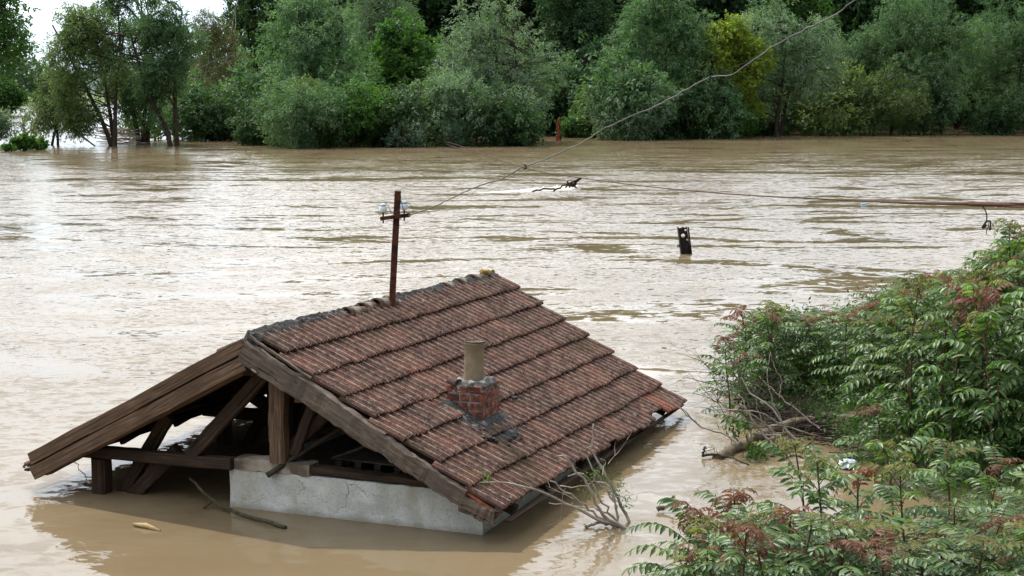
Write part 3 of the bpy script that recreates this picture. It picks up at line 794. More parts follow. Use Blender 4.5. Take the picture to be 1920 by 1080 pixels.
for (pts) in ([(720, 378), (728, 386), (735, 400), (745, 398), (750, 385), (752, 370), (748, 360)], [(760, 378), (768, 383), (775, 392), (772, 402), (766, 404)],
              [(752, 376), (756, 392), (764, 400)], [(738, 398), (742, 404), (748, 408), (754, 412)]):
    pw.append((smooth_path([rel(at_y(x, y, PY - .09), pbase) for x, y in pts], 14), [.0028] * 14))
v, f = tube_data(pw, 4); mesh_obj('loose_wire', v, f, MWIRE, pole)

# ------------------------------------------------------------------ cables
def px_path(pts, n, jit=0, seed=0):
    r = np.random.default_rng(seed); return smooth_path([at_y(*p) for p in pts], n, jit, r)
wp = [(766, 404, 15.1), (800, 392, 14.8), (835, 378, 14.5), (868, 362, 14.2), (895, 350, 14.0), (940, 335, 13.6), (985, 312, 13.3), (1040, 291, 12.9), (1100, 262, 12.4), (1130, 243, 12.2), (1180, 219, 11.8),
      (1230, 199, 11.5), (1280, 172, 11.1), (1334, 144, 10.8), (1366, 143, 10.6), (1400, 122, 10.4), (1440, 94, 10.1), (1500, 60, 9.7), (1560, 30, 9.3), (1605, 0, 9.0), (1700, -60, 8.5), (1950, -190, 7.6)]
w1 = tubes('slack_cable', [(px_path(wp, 110, .0035, 3), np.linspace(.0056, .0036, 110))], MWIRE_L, sides=6)
tag(w1, 'pale wavy cable rising from the rusty pole to the upper right', 'cable')
v, f = tube_data([(px_path([(1334, 144, 10.8), (1370, 128, 10.6), (1400, 116, 10.4), (1440, 94, 10.1)], 16), [.0016] * 16),
                  (px_path([(1330, 143, 10.8), (1337, 146, 10.8)], 5), [.009] * 5)], 6)
mesh_obj('wire_splice', v, f, MWIRE, w1)
mesh_obj('wire_knot', *tube_data([(px_path([(983, 308, 13.3), (987, 314, 13.3), (982, 318, 13.3)], 6), [.008] * 6)], 6), MWIRE, w1)
rp = [(700, 250, 128), (820, 262, 112), (930, 298, 78), (1000, 319, 66), (1090, 334, 55), (1200, 348, 42), (1300, 358, 33), (1400, 366, 26), (1500, 371, 21), (1600, 376, 17), (1700, 380, 13.5), (1812, 382, 10.5), (1920, 384.5, 8.6), (2150, 390, 6.5)]
P = px_path(rp, 150)
rad = .0105 + .009 * np.clip((P[:, 1] - 20) / 60, 0, 1) + .003 * np.clip((16 - P[:, 1]) / 6, 0, 1)
rope = tubes('steel_rope', [(P, rad)], MRUSTROPE, sides=6)
tag(rope, 'rusty brown steel rope stretched low across the river to the right edge', 'rope')
a, b = at_y(1813, 382.2, 10.47), at_y(1870, 383.6, 9.45)
mesh_obj('clamp_sleeve', *tube_data([(smooth_path([a, b], 6), [.013, .017, .016, .015, .015, .014])], 8), MRUSTROPE, rope, True)
c0, c1 = at_y(1868, 381, 9.4), at_y(1990, 382, 7.6); c2, c3 = at_y(1990, 388, 7.6), at_y(1868, 387, 9.4)
mesh_obj('shackle', *tube_data([(smooth_path([c1, c0, at_y(1864, 384, 9.42), c3, c2], 22), [.006] * 22)], 6), MRUSTROPE, rope, True)
hk = [( [(1840, 383, 10.0), (1846, 392, 10.0), (1850, 402, 10.0), (1850, 416, 10.0)], .0042), ([(1849, 416, 10), (1844, 423, 10), (1841, 426, 10), (1845, 427, 10), (1849, 421, 10)], .0075),
      ([(1849, 416, 10), (1856, 414, 10), (1857, 420, 10), (1856, 432, 10)], .0065), ([(1853, 417, 10), (1853, 425, 10), (1850, 432, 10), (1850, 439, 10)], .0028)]
hook = tubes('hanging_hook', [(px_path(p_, 10), [r_] * 10) for p_, r_ in hk], MWIRE, sides=6)
tag(hook, 'dark wire with a small hook hanging from the rusty rope', 'hook')
# snagged branch and wake under the rope
r_ = np.random.default_rng(21); tg = []
for (a_, b_) in (((1090, 334), (1066, 347)), ((1088, 334), (1075, 349)), ((1086, 335), (1062, 350)), ((1070, 343), (1040, 357)), ((1065, 346), (1076, 346)), ((1064, 340), (1070, 350)), ((1040, 354), (1000, 358))):
    tg.append((px_path([(a_[0], a_[1], 55), ((a_[0] + b_[0]) / 2 + r_.normal(0, 1), (a_[1] + b_[1]) / 2 + r_.normal(0, 1), 55.5), (b_[0], b_[1], 56)], 7, .02, 5), [.035] * 7))
for k in range(14):
    c_ = at_y(1068 + r_.normal(0, 4), 346 + r_.normal(0, 2.5), 55.5); q_ = c_ + Vector(r_.normal(0, .08, 3)); tg.append((np.array([c_, (c_ + q_) / 2, q_]), [.03, .03, .01]))
o = tubes('snagged_branch', tg, MBARK, sides=4); tag(o, 'dark tangled branch caught on the rope above white foam', 'branch')
V = []; nX, nY = 130, 12; fa, fb = at_z(895, 362), at_z(1090, 353)
for a in range(nX + 1):
    t = a / nX; x = fa.x + (fb.x - fa.x) * t; yc = fa.y + (fb.y - fa.y) * t
    wd = (.30 + .6 * math.sin(t * math.pi * .8)) * min(1, (1.01 - t) * 9)
    for b in range(nY + 1):
        q = b / nY * 2 - 1
        V.append((x, yc + q * wd, (.10 * (t ** 1.5) * min(1, (1.01 - t) * 14) + .03) * (1 - abs(q) ** 1.5) * (1 + r_.normal(0, .45)) - .03 + (-.1 if abs(q) == 1 or a in (0, nX) else 0) + .06 * math.sin(a * .9 + b * 1.7) * t))
i = np.arange(nX)[:, None] * (nY + 1) + np.arange(nY)[None]
tag(mesh_obj('foam', np.array(V), np.stack([i, i + nY + 1, i + nY + 2, i + 1], -1).reshape(-1, 4), MFOAM), 'white foam wake streaming off the snagged branch', 'foam', kind='stuff')

# ------------------------------------------------------------------ perforated steel post in the river
gp = at_z(1285, 476)
def plate(name, outer, holes, th, mat, parent):
    from mathutils.geometry import tessellate_polygon
    loops = [outer] + holes; pts = [p_ for l_ in loops for p_ in l_]; n = len(pts)
    tri = tessellate_polygon([[Vector((x, z, 0)) for x, z in l_] for l_ in loops])
    V = [(x, 0, z) for x, z in pts] + [(x, th, z) for x, z in pts]; Fc = [tuple(t) for t in tri] + [tuple(q + n for q in reversed(t)) for t in tri]; k0 = 0
    for l_ in loops:
        m_ = len(l_); Fc += [(k0 + k, k0 + (k + 1) % m_, k0 + (k + 1) % m_ + n, k0 + k + n) for k in range(m_)]; k0 += m_
    return mesh_obj(name, V, Fc, mat, parent)
def circ(cx, cz, r, n=14): return [(cx + r * math.cos(2 * math.pi * k / n), cz + r * math.sin(2 * math.pi * k / n)) for k in range(n)]
sp = empty('steel_post', gp, .08)
tag(sp, 'dark perforated steel channel post sticking out of the river', 'post')
pl = plate('web_plate', [(-.115, -.5), (.13, -.5), (.115, .62), (.06, .60), (.03, .63), (-.05, .605), (-.09, .635), (-.10, .60)],
      [circ(.0, .425, .047), circ(.075, .545, .024), circ(.088, .325, .022), ], .012, MDARKSTEEL, sp)
fl = plate('flange', [(-.06, -.5), (.06, -.5), (.06, .66), (-.02, .62), (-.06, .63)], [], .012, MDARKSTEEL, sp); fl.rotation_euler = (0, 0, math.pi / 2); fl.location = (-.104, -.052, 0)
fl = plate('flange', [(-.06, -.5), (.06, -.5), (.06, .60), (-.06, .615)], [], .012, MDARKSTEEL, sp); fl.rotation_euler = (0, 0, math.pi / 2); fl.location = (.135, -.052, 0)
plate('lug', [(-.165, .17), (-.118, .17), (-.118, .235), (-.165, .235)], [circ(-.142, .203, .014, 8)], .012, MDARKSTEEL, sp)
for k in (0, 1): pass
sp.rotation_euler = (0, -.14, .12)

# ------------------------------------------------------------------ branch debris
def twig_set(start, dirs, length, n_sub, r0, rng, depth=2, droop=0.0, spread=.7):
    out = []
    def grow(p, d, L, r, lv):
        pts = [np.array(p)]; dd = np.array(d, float); n = 6
        for k in range(n):
            dd = dd + rng.normal(0, .13, 3); dd[2] -= droop; dd /= np.linalg.norm(dd); pts.append(pts[-1] + dd * L / n)
        out.append((np.array(pts), np.linspace(r, r * .35, n + 1)))
        if lv > 0:
            for q in range(n_sub):
                k = rng.integers(1, n + 1); nd = dd + rng.normal(0, spread, 3); nd /= np.linalg.norm(nd)
                grow(pts[k], nd, L * rng.uniform(.35, .65), r * .5, lv - 1)
    for d in dirs: grow(start, d, length, r0, depth)
    return out
R2 = np.random.default_rng(33)
def px_limbs(limbs): return [(px_path(p_, 14, .008, k), np.linspace(a, b, 14) * .78) for k, (p_, a, b) in enumerate(limbs)]
# snag by the eave
sn = [([(1168, 988, 12.45), (1120, 975, 12.4), (1080, 950, 12.35), (1020, 925, 12.25), (950, 905, 12.2), (880, 907, 12.15)], .022, .006),
      ([(1172, 990, 12.4), (1130, 965, 12.3), (1100, 905, 12.2), (1060, 820 + 40, 12.1), (1042, 856, 12.0)], .022, .008),
      ([(1180, 978, 12.6), (1160, 935, 12.6), (1135, 890, 12.6), (1113, 850, 12.6), (1111, 815, 12.6), (1113, 793, 12.6)], .020, .009),
      ([(1160, 985, 12.5), (1125, 935, 12.4), (1095, 880 + 10, 12.3), (1070, 892, 12.3)], .014, .006),
      ([(1155, 985, 12.45), (1110, 960, 12.4), (1075, 930, 12.3), (1030, 900 - 20 + 20, 12.2)], .017, .007),
      ([(1150, 940, 12.6), (1130, 905, 12.6), (1095, 850, 12.6), (1055, 815, 12.6)], .012, .004),
      ([(1168, 985, 12.45), (1130, 958, 12.45), (1085, 950, 12.45), (1030, 944, 12.45)], .012, .005),
      ([(1158, 975, 12.5), (1150, 925, 12.5), (1125, 900, 12.5), (1085, 912, 12.5), (1050, 910, 12.5)], .012, .005),
      ([(1162, 985, 12.5), (1158, 960, 12.5), (1140, 920, 12.5), (1118, 905, 12.5), (1112, 882, 12.5)], .013, .005),
      ([(1095, 985, 12.4), (1130, 982, 12.45), (1175, 996, 12.4)], .020, .014),
      ([(1111, 838, 12.6), (1100, 838, 12.6), (1094, 848, 12.6)], .006, .002), ([(1050, 868, 12.1), (1052, 858, 12.1)], .005, .002)]
snag = empty('branch_snag', at_z(1160, 990), 0)
tag(snag, 'bare forked branches sticking out of the water beside the tiled eave', 'branch')
sb = tubes('limbs', [(p_ - np.array(snag.location), r_) for p_, r_ in px_limbs(sn)], MBARK_L, snag, 6)
tw = []
for (x, y) in ((1110, 905), (1130, 890), (1150, 930), (1060, 915), (1165, 900), (1140, 870), (1075, 935)):
    p_ = np.array(at_y(x, y, 12.45) - snag.location)
    tw += twig_set(p_, [R2.normal(0, 1, 3) + (0, 0, .3)], .28, 2, .0035, R2, 1)
tubes('twigs', tw, MBARK_L, snag, 4)
def leaf_quads(C, D, Nn, L, W):
    C, D, Nn = map(lambda a: np.asarray(a, float), (C, D, Nn))
    D = D / (np.linalg.norm(D, axis=1)[:, None] + 1e-9); S = np.cross(D, Nn); S /= np.linalg.norm(S, axis=1)[:, None] + 1e-9
    L = np.asarray(L)[:, None]; W = np.asarray(W)[:, None]
    V = np.stack([C, C + .45 * L * D + .5 * W * S, C + L * D, C + .45 * L * D - .5 * W * S], 1).reshape(-1, 3)
    return V, np.arange(len(C) * 4).reshape(-1, 4)
def leaf_spray(name, centers, n, spread, L, W, mat, parent, seed, bias=(0, 0, .2)):
    r = np.random.default_rng(seed); C = np.asarray(centers)[r.integers(0, len(centers), n)] + r.normal(0, 1, (n, 3)) * spread
    V, Fc = leaf_quads(C, r.normal(0, 1, (n, 3)) + bias, r.normal(0, .7, (n, 3)) + (0, 0, 1), r.uniform(.6, 1.2, n) * L, r.uniform(.7, 1.2, n) * W)
    return mesh_obj(name, V, Fc, mat, parent, rnd=r.random(n))
leaf_spray('leaves', [np.array(at_y(x, y, 12.6) - snag.location) for x, y in ((1115, 895), (1125, 888), (1165, 930), (1172, 945), (1150, 905), (1158, 920), (1098, 925))], 330, (.05, .05, .045), .045, .009, LEAF['bright'], snag, 4)
o = leaf_spray('willow_sprig', [sw(.02, .02, .46), sw(-.03, .1, .48), sw(-.1, -.02, .49)], 90, (.035, .035, .012), .07, .008, LEAF['bright'], None, 6)
tag(o, 'small green willow sprig lying on the lowest tiles at the front corner', 'sprig')

# the big pile by the bank
pile = empty('driftwood_pile', at_z(1450, 830), 0)
tag(pile, 'tangle of pale bare branches heaped against the leafy bank', 'branches')
pl_ = [([(1533, 872, 14.9), (1490, 820, 15.0), (1440, 760, 15.1), (1405, 735, 15.2), (1392, 710, 15.2)], .020, .007),
       ([(1450, 835, 15.2), (1420, 800, 15.3), (1398, 765, 15.3), (1385, 740, 15.3)], .018, .008),
       ([(1470, 800, 15.4), (1430, 775, 15.4), (1395, 770, 15.4), (1340, 768, 15.5), (1302, 762, 15.5)], .012, .004),
       ([(1475, 845, 15.3), (1440, 800, 15.3), (1412, 780, 15.2), (1390, 756, 15.2)], .015, .006),
       ([(1386, 832, 15.2), (1372, 805, 15.1), (1378, 778, 15.1), (1390, 758, 15.1)], .014, .007),
       ([(1410, 826, 15.2), (1402, 790, 15.1), (1390, 762, 15.1)], .013, .006),
       ([(1470, 812, 15.6), (1462, 780, 15.6), (1447, 750, 15.6), (1440, 700, 15.7), (1445, 660, 15.8)], .011, .004),
       ([(1540, 806, 15.8), (1480, 756, 15.9), (1440, 720, 16.0), (1424, 705, 16.0)], .012, .006),
       ([(1462, 745, 15.9), (1465, 715, 15.9), (1455, 695, 15.9), (1442, 660, 15.9)], .009, .004),
       ([(1560, 822, 15.6), (1510, 812, 15.6), (1470, 800, 15.6), (1440, 800, 15.5), (1395, 790, 15.5)], .012, .005),
       ([(1385, 832, 14.9), (1370, 820, 14.9), (1345, 810, 14.9), (1310, 795, 14.8), (1290, 778, 14.7), (1262, 748, 14.6)], .015, .005),
       ([(1310, 795, 14.8), (1285, 776, 14.9), (1272, 760, 14.95), (1245, 742, 15.0)], .008, .003),
       ([(1500, 835, 15.2), (1470, 820, 15.2), (1440, 815, 15.3), (1410, 812, 15.3)], .014, .012),
       ([(1470, 812, 15.4), (1440, 810, 15.4), (1420, 770, 15.4), (1415, 730, 15.4)], .010, .005)]
L0 = np.array(pile.location)
tubes('limbs', [(p_ - L0, r_) for p_, r_ in px_limbs(pl_)], MBARK_L, pile, 6)
tw = []
for k in range(70):
    x = R2.uniform(1330, 1540); y = 700 + (x - 1330) * .45 + R2.uniform(-20, 60); Y = R2.uniform(14.9, 16.4)
    p_ = np.array(at_y(x, y, Y)) - L0
    if p_[2] < .02: p_[2] = .02
    d = R2.normal(0, 1, 3); d[2] = abs(d[2]) * .5; tw += twig_set(p_, [d], R2.uniform(.25, .6), 2, .0045, R2, 2, .01)
for k in range(10):
    p_ = np.array(at_z(R2.uniform(1330, 1400), R2.uniform(740, 800))) - L0; p_[2] = .0
    d = R2.normal(0, .5, 3) + (-.3, 0, .5); tw += twig_set(p_, [d], R2.uniform(.5, .9), 3, .004, R2, 2, .02)
tubes('twigs', tw, MBARK, pile, 4)
leaf_spray('leaves', [np.array(at_y(x, y, 15)) - L0 for x, y in ((1390, 808), (1400, 802), (1382, 812), (1375, 798), (1372, 806))], 90, (.06, .08, .035), .085, .028, M_AILG, pile, 8)
# scattered sticks (debris mat) against the bank
ds = []
for k in range(420):
    x = R2.uniform(1400, 1600); y = 765 + (x - 1400) * .28 + R2.normal(0, 13); p_ = np.array(at_z(x, y)); p_[2] = R2.uniform(.0, .10)
    a = R2.normal(0, .5); d = np.array([math.cos(a), math.sin(a) * 1.2, R2.normal(0, .10)]); L = R2.uniform(.08, .4)
    ds.append((np.array([p_ - d * L / 2, p_ + R2.normal(0, .01, 3), p_ + d * L / 2]), [R2.uniform(.003, .011)] * 3))
tag(tubes('drift_debris', ds, MBARK, None, 4), 'mat of small dead sticks and reeds floating against the bank', 'debris', kind='stuff')
lg = tubes('driftwood_log', [(smooth_path([at_z(1345, 861), at_z(1390, 842) + Vector((0, 0, .05)), at_z(1440, 826) + Vector((0, 0, .09)), at_z(1500, 804) + Vector((0, 0, .08)), at_z(1555, 795)], 24, .008, R2), np.linspace(.058, .050, 24))], MLOG, sides=12)
tag(lg, 'thick barked log lying half in the water below the driftwood', 'log')
o = tubes('fallen_stick', px_limbs([([(1316, 855, 14.9), (1350, 852, 14.9), (1382, 862, 14.6), (1405, 873, 14.45)], .018, .010), ([(1318, 852, 14.9), (1322, 842, 14.9), (1320, 838, 14.9)], .016, .008), ([(1322, 850, 14.9), (1338, 842, 14.9), (1345, 852, 14.9)], .005, .004)]), MBARK)
tag(o, 'dark reddish stick lying in front of the thick log', 'branch')
o = leaf_spray('leafy_clump', [np.array(at_z(x, y)) + (0, 0, .05) for x, y in ((1410, 862), (1420, 866), (1432, 856), (1440, 850), (1425, 858))], 150, (.04, .05, .03), .085, .026, M_AILG, None, 9)
tag(o, 'wilted green leaf clump floating just right of the dark stick', 'leaves')
o = tubes('floating_branch', [(smooth_path([at_z(356, 897, .20), at_z(375, 916, .14), at_z(398, 938, .07), at_z(440, 960, .03), at_z(490, 975, .025), at_z(535, 990, .01)], 16, .004, R2), np.linspace(.012, .020, 16)), (smooth_path([at_z(398, 938, .06), at_z(388, 948, .04), at_z(382, 952, .0)], 6), np.linspace(.012, .007, 6))], MGREENWOOD, sides=8)
tag(o, 'mossy green branch floating in front of the plaster wall', 'branch')
V, Fc = tube_data([(np.array([at_z(250, 987) + Vector((0, 0, .02)), at_z(272, 990) + Vector((0, 0, .022)), at_z(300, 996) + Vector((0, 0, .004))]), [.012, .024, .010])], 6)
o = mesh_obj('wood_fragment', V, Fc, MFRESHWOOD); tag(o, 'yellow split piece of wood floating at lower left', 'wood')
o = tubes('hanging_wire', px_limbs([([(130, 865, 13.3), (146, 871, 13.3), (158, 892, 13.3), (169, 918, 13.3)], .005, .005)]), MWIRE); tag(o, 'thin bent wire hanging from the left barge board into the water', 'wire')
o = tubes('drowned_stub', px_limbs([([(1232, 905 + 50, 12.9), (1255, 948, 12.9), (1270, 938, 12.9)], .030, .018), ([(1262, 942, 12.9), (1262, 930, 12.9)], .012, .008)]), MLOG, sides=8); tag(o, 'stub of a mossy branch poking up behind the near saplings', 'branch')
# litter
def crumpled(name, loc, s, mat, seed, label, cat):
    bm = bmesh.new(); bmesh.ops.create_icosphere(bm, subdivisions=3, radius=1); r = np.random.default_rng(seed)
    for v in bm.verts:
        k = 1 + r.normal(0, .16) + .25 * math.sin(v.co.x * 5 + seed) * math.cos(v.co.y * 6)
        v.co = Vector((v.co.x * s[0] * k, v.co.y * s[1] * k, v.co.z * s[2] * k))
    me = bpy.data.meshes.new(name); bm.to_mesh(me); bm.free(); me.materials.append(mat)
    o = bpy.data.objects.new(name, me); COL.objects.link(o); o.location = loc; tag(o, label, cat); return o
crumpled('plastic_bag', at_z(1590, 878) + Vector((0, 0, .04)), (.085, .07, .05), MBAG, 2, 'crumpled white plastic bag floating behind the near saplings', 'bag')
crumpled('plastic_bag', at_z(1612, 890) + Vector((0, 0, .03)), (.07, .06, .035), MBAG, 5, 'smaller white bag scrap with red print beside the crumpled bag', 'bag')
crumpled('plastic_scrap', at_z(1465, 750) + Vector((0, 0, .05)), (.10, .06, .03), MBAG, 7, 'flat white plastic scrap on the stick mat left of the bank', 'litter')
def bottle(p, rz, mat, label, L=.22, r=.034):
    V, Fc = [], []; n = 12
    prof = [(0, 0), (0, r * .8), (.01, r), (L * .6, r), (L * .68, r * .93), (L * .85, r * .4), (L * .93, r * .38), (L * .93, r * .46), (L, r * .46), (L, 0)]
    for (x, rr) in prof:
        for k in range(n): a = 2 * math.pi * k / n; V.append((x - L / 2, rr * math.cos(a), rr * math.sin(a)))
    for s in range(len(prof) - 1):
        for k in range(n): a = s * n + k; b = s * n + (k + 1) % n; Fc.append((a, a + n, b + n, b))
    o = mesh_obj('plastic_bottle', V, Fc, mat, None, True); o.location = p; o.rotation_euler = (0, .05, rz); return tag(o, label, 'bottle')
bottle(at_z(1540, 808) + Vector((0, 0, .03)), .3, MBOTTLE, 'clear plastic bottle at the foot of the leafy bank beside the log')
bottle(at_z(1498, 771) + Vector((0, 0, .06)), -.4, MBOTTLE, 'pale plastic bottle lying on the stick mat')
bottle(at_z(1512, 775) + Vector((0, 0, .06)), .5, MREDPL, 'small red plastic bottle on the stick mat', .12, .02)
bottle(at_z(1555, 800) + Vector((0, 0, .03)), .1, MBAG, 'white plastic bottle wedged between log and leaves')
# small drifting things on the river
for (x, y, s, lab) in ((1620, 384, .05, 'tiny blue bottle drifting far out below the rope'), ):
    bottle(at_z(x, y) + Vector((0, 0, .01)), .2, M('blue_plastic', .3, .5).color((.25, .5, .65)).m, lab, .22, .035)
def drift_log(px, py, w, label):
    p_ = at_z(px, py); o = tubes('drift_log', [(smooth_path([p_ + Vector((-w, 0, .0)), p_ + Vector((-w * .3, .1, .06)), p_ + Vector((w, -.1, .02))], 9), [.03, .07, .09, .09, .08, .09, .07, .05, .02])], MLOG)
    tag(o, label, 'log')

# ------------------------------------------------------------------ trees
def make_tree(name, label, base, height, halfw, crown_lo, kind, n_leaf, seed, trunks=None, L=.26, W=.075, nlobe=26, group=None, cx=0.0, depth=None,
              bare=0, trunk_r=.22, droop=.55, fine=1.0, cat='tree', lobe_r=.30, bark=MBARK):
    r = np.random.default_rng(seed)
    o = empty(name, base, 0); tag(o, label, cat, group)
    depth = depth or halfw * .8
    crown_h = height - crown_lo
    # lobe centres fill an egg
    cs = []
    while len(cs) < nlobe:
        p_ = r.uniform(-1, 1, 3); q = np.linalg.norm(p_)
        if q > 1 or q < .30: continue
        p_ = p_ * r.uniform(.85, 1.16)
        w_ = 1 - .35 * max(p_[2], 0)
        cs.append((cx + p_[0] * halfw * .86 * w_, p_[1] * depth * .86 * w_, crown_lo + crown_h * (.5 + .46 * p_[2])))
    cs = np.array(cs)
    rad = r.uniform(.55, 1.4, len(cs)) * lobe_r * min(halfw, crown_h * .6)
    trunks = trunks or [(0, 0, cx * .6)]
    paths = []; tops = []
    for (bx, by, lean) in trunks:
        zt = crown_lo + crown_h * r.uniform(.60, .80)
        tp = smooth_path([(bx, by, -1.0), (bx + lean * .12 + r.normal(0, .1), by, .15 * zt), (bx + lean * .55 + r.normal(0, .25), by + r.normal(0, .3), zt * .5), (bx + lean + r.normal(0, .3), by + r.normal(0, .5), zt)], 12)
        paths.append((tp, np.linspace(trunk_r, trunk_r * .28, 12))); tops.append(tp)
    for c in cs:
        tp = tops[r.integers(len(tops))]
        cand = tp[3:]; d = np.linalg.norm(cand - c, axis=1) + 1.2 * np.maximum(cand[:, 2] - c[2] + .5, 0); k = int(d.argmin()) + 3
        s = tp[k]; m_ = (s + c) / 2 + (0, 0, .06 * np.linalg.norm(c - s)) + r.normal(0, .25, 3)
        paths.append((smooth_path([s, m_, c], 7, .05, r), np.linspace(trunk_r * .32, .025, 7)))
        for q in range(3):
            e = c + r.normal(0, 1, 3) * .55 * np.mean(rad); paths.append((np.array([m_ * .4 + c * .6, (m_ * .2 + c * .4 + e * .4), e]), [.035, .025, .012]))
    for q in range(bare):
        tp = tops[r.integers(len(tops))]; s = tp[r.integers(3, 9)]; d = np.array([r.normal(0, .5) * halfw, r.normal(0, .3) * halfw, height * r.uniform(.35, .75)])
        paths.append((smooth_path([s, s + d * .5 + r.normal(0, .4, 3), s + d], 9, .08, r), np.linspace(.09, .02, 9)))
    tubes('trunk', paths, bark, o, 5)
    # leaf clusters: many short sprays on each lobe
    ncl = max(1, n_leaf // 14)
    li = r.choice(len(cs), ncl, p=rad ** 2 / (rad ** 2).sum())
    dirs = r.normal(0, 1, (ncl, 3)); dirs /= np.linalg.norm(dirs, axis=1)[:, None]
    rr = r.uniform(.35, 1.08, ncl) ** .6
    cc = cs[li] + dirs * (rad[li] * rr)[:, None] * (1, 1, 1.0)
    spray = dirs * .6 + r.normal(0, .45, (ncl, 3)); spray[:, 2] -= droop * .4
    spray /= np.linalg.norm(spray, axis=1)[:, None]
    t = r.random((ncl, 14)); sl = r.uniform(.4, 1.0, ncl) * .9 * fine
    C = cc[:, None] + spray[:, None] * (t * sl[:, None])[..., None] + r.normal(0, .10 * fine, (ncl, 14, 3))
    C[..., 2] -= droop * .35 * t ** 2
    D = spray[:, None] + r.normal(0, .55, (ncl, 14, 3)); D[..., 2] -= droop * .7
    Nn = dirs[:, None] * .8 + (0, 0, .55) + r.normal(0, .55, (ncl, 14, 3))
    C = C.reshape(-1, 3); keep = C[:, 2] > .12; n = keep.sum()
    V, Fc = leaf_quads(C[keep], D.reshape(-1, 3)[keep], Nn.reshape(-1, 3)[keep], r.uniform(.6, 1.25, n) * L, r.uniform(.7, 1.3, n) * W)
    lr = r.random(len(cs)); rn = np.clip(np.repeat(lr[li] * .38 + r.random(ncl) * .30, 14)[keep] + r.random(n) * .36, 0, 1)
    mesh_obj('crown', V, Fc, LEAF[kind], o, rnd=rn)
    return o
def px_tree(name, label, px, py, x0, x1, ytop, ybot, kind, n, seed, dist=None, **k):
    if px > 490: ex = (x1 - x0) * .07; x0 -= ex; x1 += ex; ybot = min(ybot + 14, py)
    b = at_z(px, py) if dist is None else Vector(((px - 960) / F * dist, dist, 0))
    sc_ = b.y / F; b.z = 0
    height = H + (HY - ytop) * sc_; lo = max(H - (ybot - HY) * sc_, .2)
    hw = (x1 - x0) / 2 * sc_; cx = ((x0 + x1) / 2 - px) * sc_
    if 'trunks' in k: k['trunks'] = [((bx - px) * sc_, by, ln * sc_) for bx, by, ln in k['trunks']]
    return make_tree(name, label, b, height, hw, lo, kind, n, seed, cx=cx, **k)
FR = 'willows standing along the flooded bank'
T = px_tree
T('willow_tree', 'slender leaning willow, leftmost trunk of the left willow stand', 215, 274, 92, 232, -18, 235, 'willow2', 28000, 1, trunks=[(215, 0, -100), (213, .6, -25), (217, -.4, 30)], group=FR, trunk_r=.2, nlobe=34, lobe_r=.26)
T('willow_tree', 'tall willow in the middle of the left stand with upright dark stems', 268, 269, 165, 325, -60, 245, 'willow', 33000, 2, trunks=[(262, 0, -45), (272, .5, 25), (268, 0, 5)], group=FR, nlobe=40, lobe_r=.26)
T('willow_tree', 'willow with a forked trunk on the right of the left stand', 325, 274, 240, 372, -45, 258, 'willow', 28000, 3, trunks=[(322, 0, -85), (330, .4, 6)], group=FR, nlobe=36, lobe_r=.24)
T('willow_tree', 'small olive willow leaning right over bright water at far left', 100, 272, 58, 172, 138, 262, 'willow2', 11000, 4, trunks=[(92, 0, 45), (105, .3, 10)], group=FR, trunk_r=.13, nlobe=22, lobe_r=.34, droop=.8)
T('bare_shrub', 'bare forked grey shrub in the water at far left', 52, 269, 38, 78, 195, 262, 'willow2', 500, 5, trunks=[(52, 0, -12), (53, .1, 18)], trunk_r=.10, nlobe=8, cat='shrub', bare=3, bark=MBARK_L)
T('shrub', 'bright green shrub top in the water below the bare shrub', 45, 283, 28, 64, 256, 284, 'bright', 2600, 6, fine=.35, trunk_r=.05, nlobe=12, L=.22, W=.14, cat='shrub', droop=.2)
T('shrub', 'little green shrub top just right of the bright one', 74, 281, 62, 86, 260, 283, 'bright', 1500, 7, fine=.35, trunk_r=.05, nlobe=8, L=.22, W=.14, cat='shrub', droop=.2)
T('shrub', 'low green tuft in the water at the very left', 14, 284, 4, 28, 274, 286, 'bright', 600, 8, fine=.35, trunk_r=.04, nlobe=6, L=.2, W=.13, cat='shrub', droop=.2)
T('poplar_tree', 'broad leaved green tree cut by the left edge of the view', -30, 262, -110, 82, -60, 150, 'broad', 17000, 9, L=.24, W=.20, nlobe=36, droop=.35, trunk_r=.3, lobe_r=.24)
T('round_tree', 'dark rounded tree behind the bare shrub at the left edge', 14, 216, -30, 44, 140, 210, 'broad', 8000, 10, L=.5, W=.4, nlobe=16, droop=.2, trunk_r=.3, fine=1.6)
T('shrub', 'grey green bush in the water at the left edge', -2, 270, -32, 28, 212, 264, 'silver', 5000, 11, trunk_r=.08, nlobe=12, cat='shrub')
T('olive_tree', 'sparse brownish tree with bare upright limbs behind the left willows', 385, 250, 310, 470, 22, 235, 'brown', 19000, 12, trunks=[(360, 0, 10), (385, 0, -10), (405, .8, 12)], bare=9, nlobe=36, lobe_r=.24, bark=MBARK_L, trunk_r=.14)
T('olive_tree', 'arching olive tree over the dark gap between willow groups', 474, 248, 380, 490, 110, 240, 'willow2', 15000, 13, trunks=[(472, 0, -60), (476, 0, -20)], nlobe=26, trunk_r=.2)
T('poplar_tree', 'tall dark poplar top rising against the sky above the olive tree', 478, 243, 408, 545, -70, 130, 'dark', 22000, 14, L=.28, W=.2, nlobe=38, lobe_r=.24, droop=.3)
T('poplar_tree', 'light green poplar behind the sparse brownish tree', 400, 240, 330, 470, 40, 220, 'broad', 17000, 15, L=.3, W=.2, nlobe=28, droop=.3)
T('willow_tree', 'broad grey green willow left of the bright green tree', 610, 268, 480, 690, -25, 250, 'willow', 42000, 16, trunks=[(600, 0, -30), (625, 0, 20)], group=FR, nlobe=56, lobe_r=.22)
T('willow_bush', 'low willow bush whose leaves touch the water below the grey green willow', 560, 277, 470, 650, 140, 279, 'willow', 20000, 17, nlobe=34, lobe_r=.27, group=FR, L=.22)
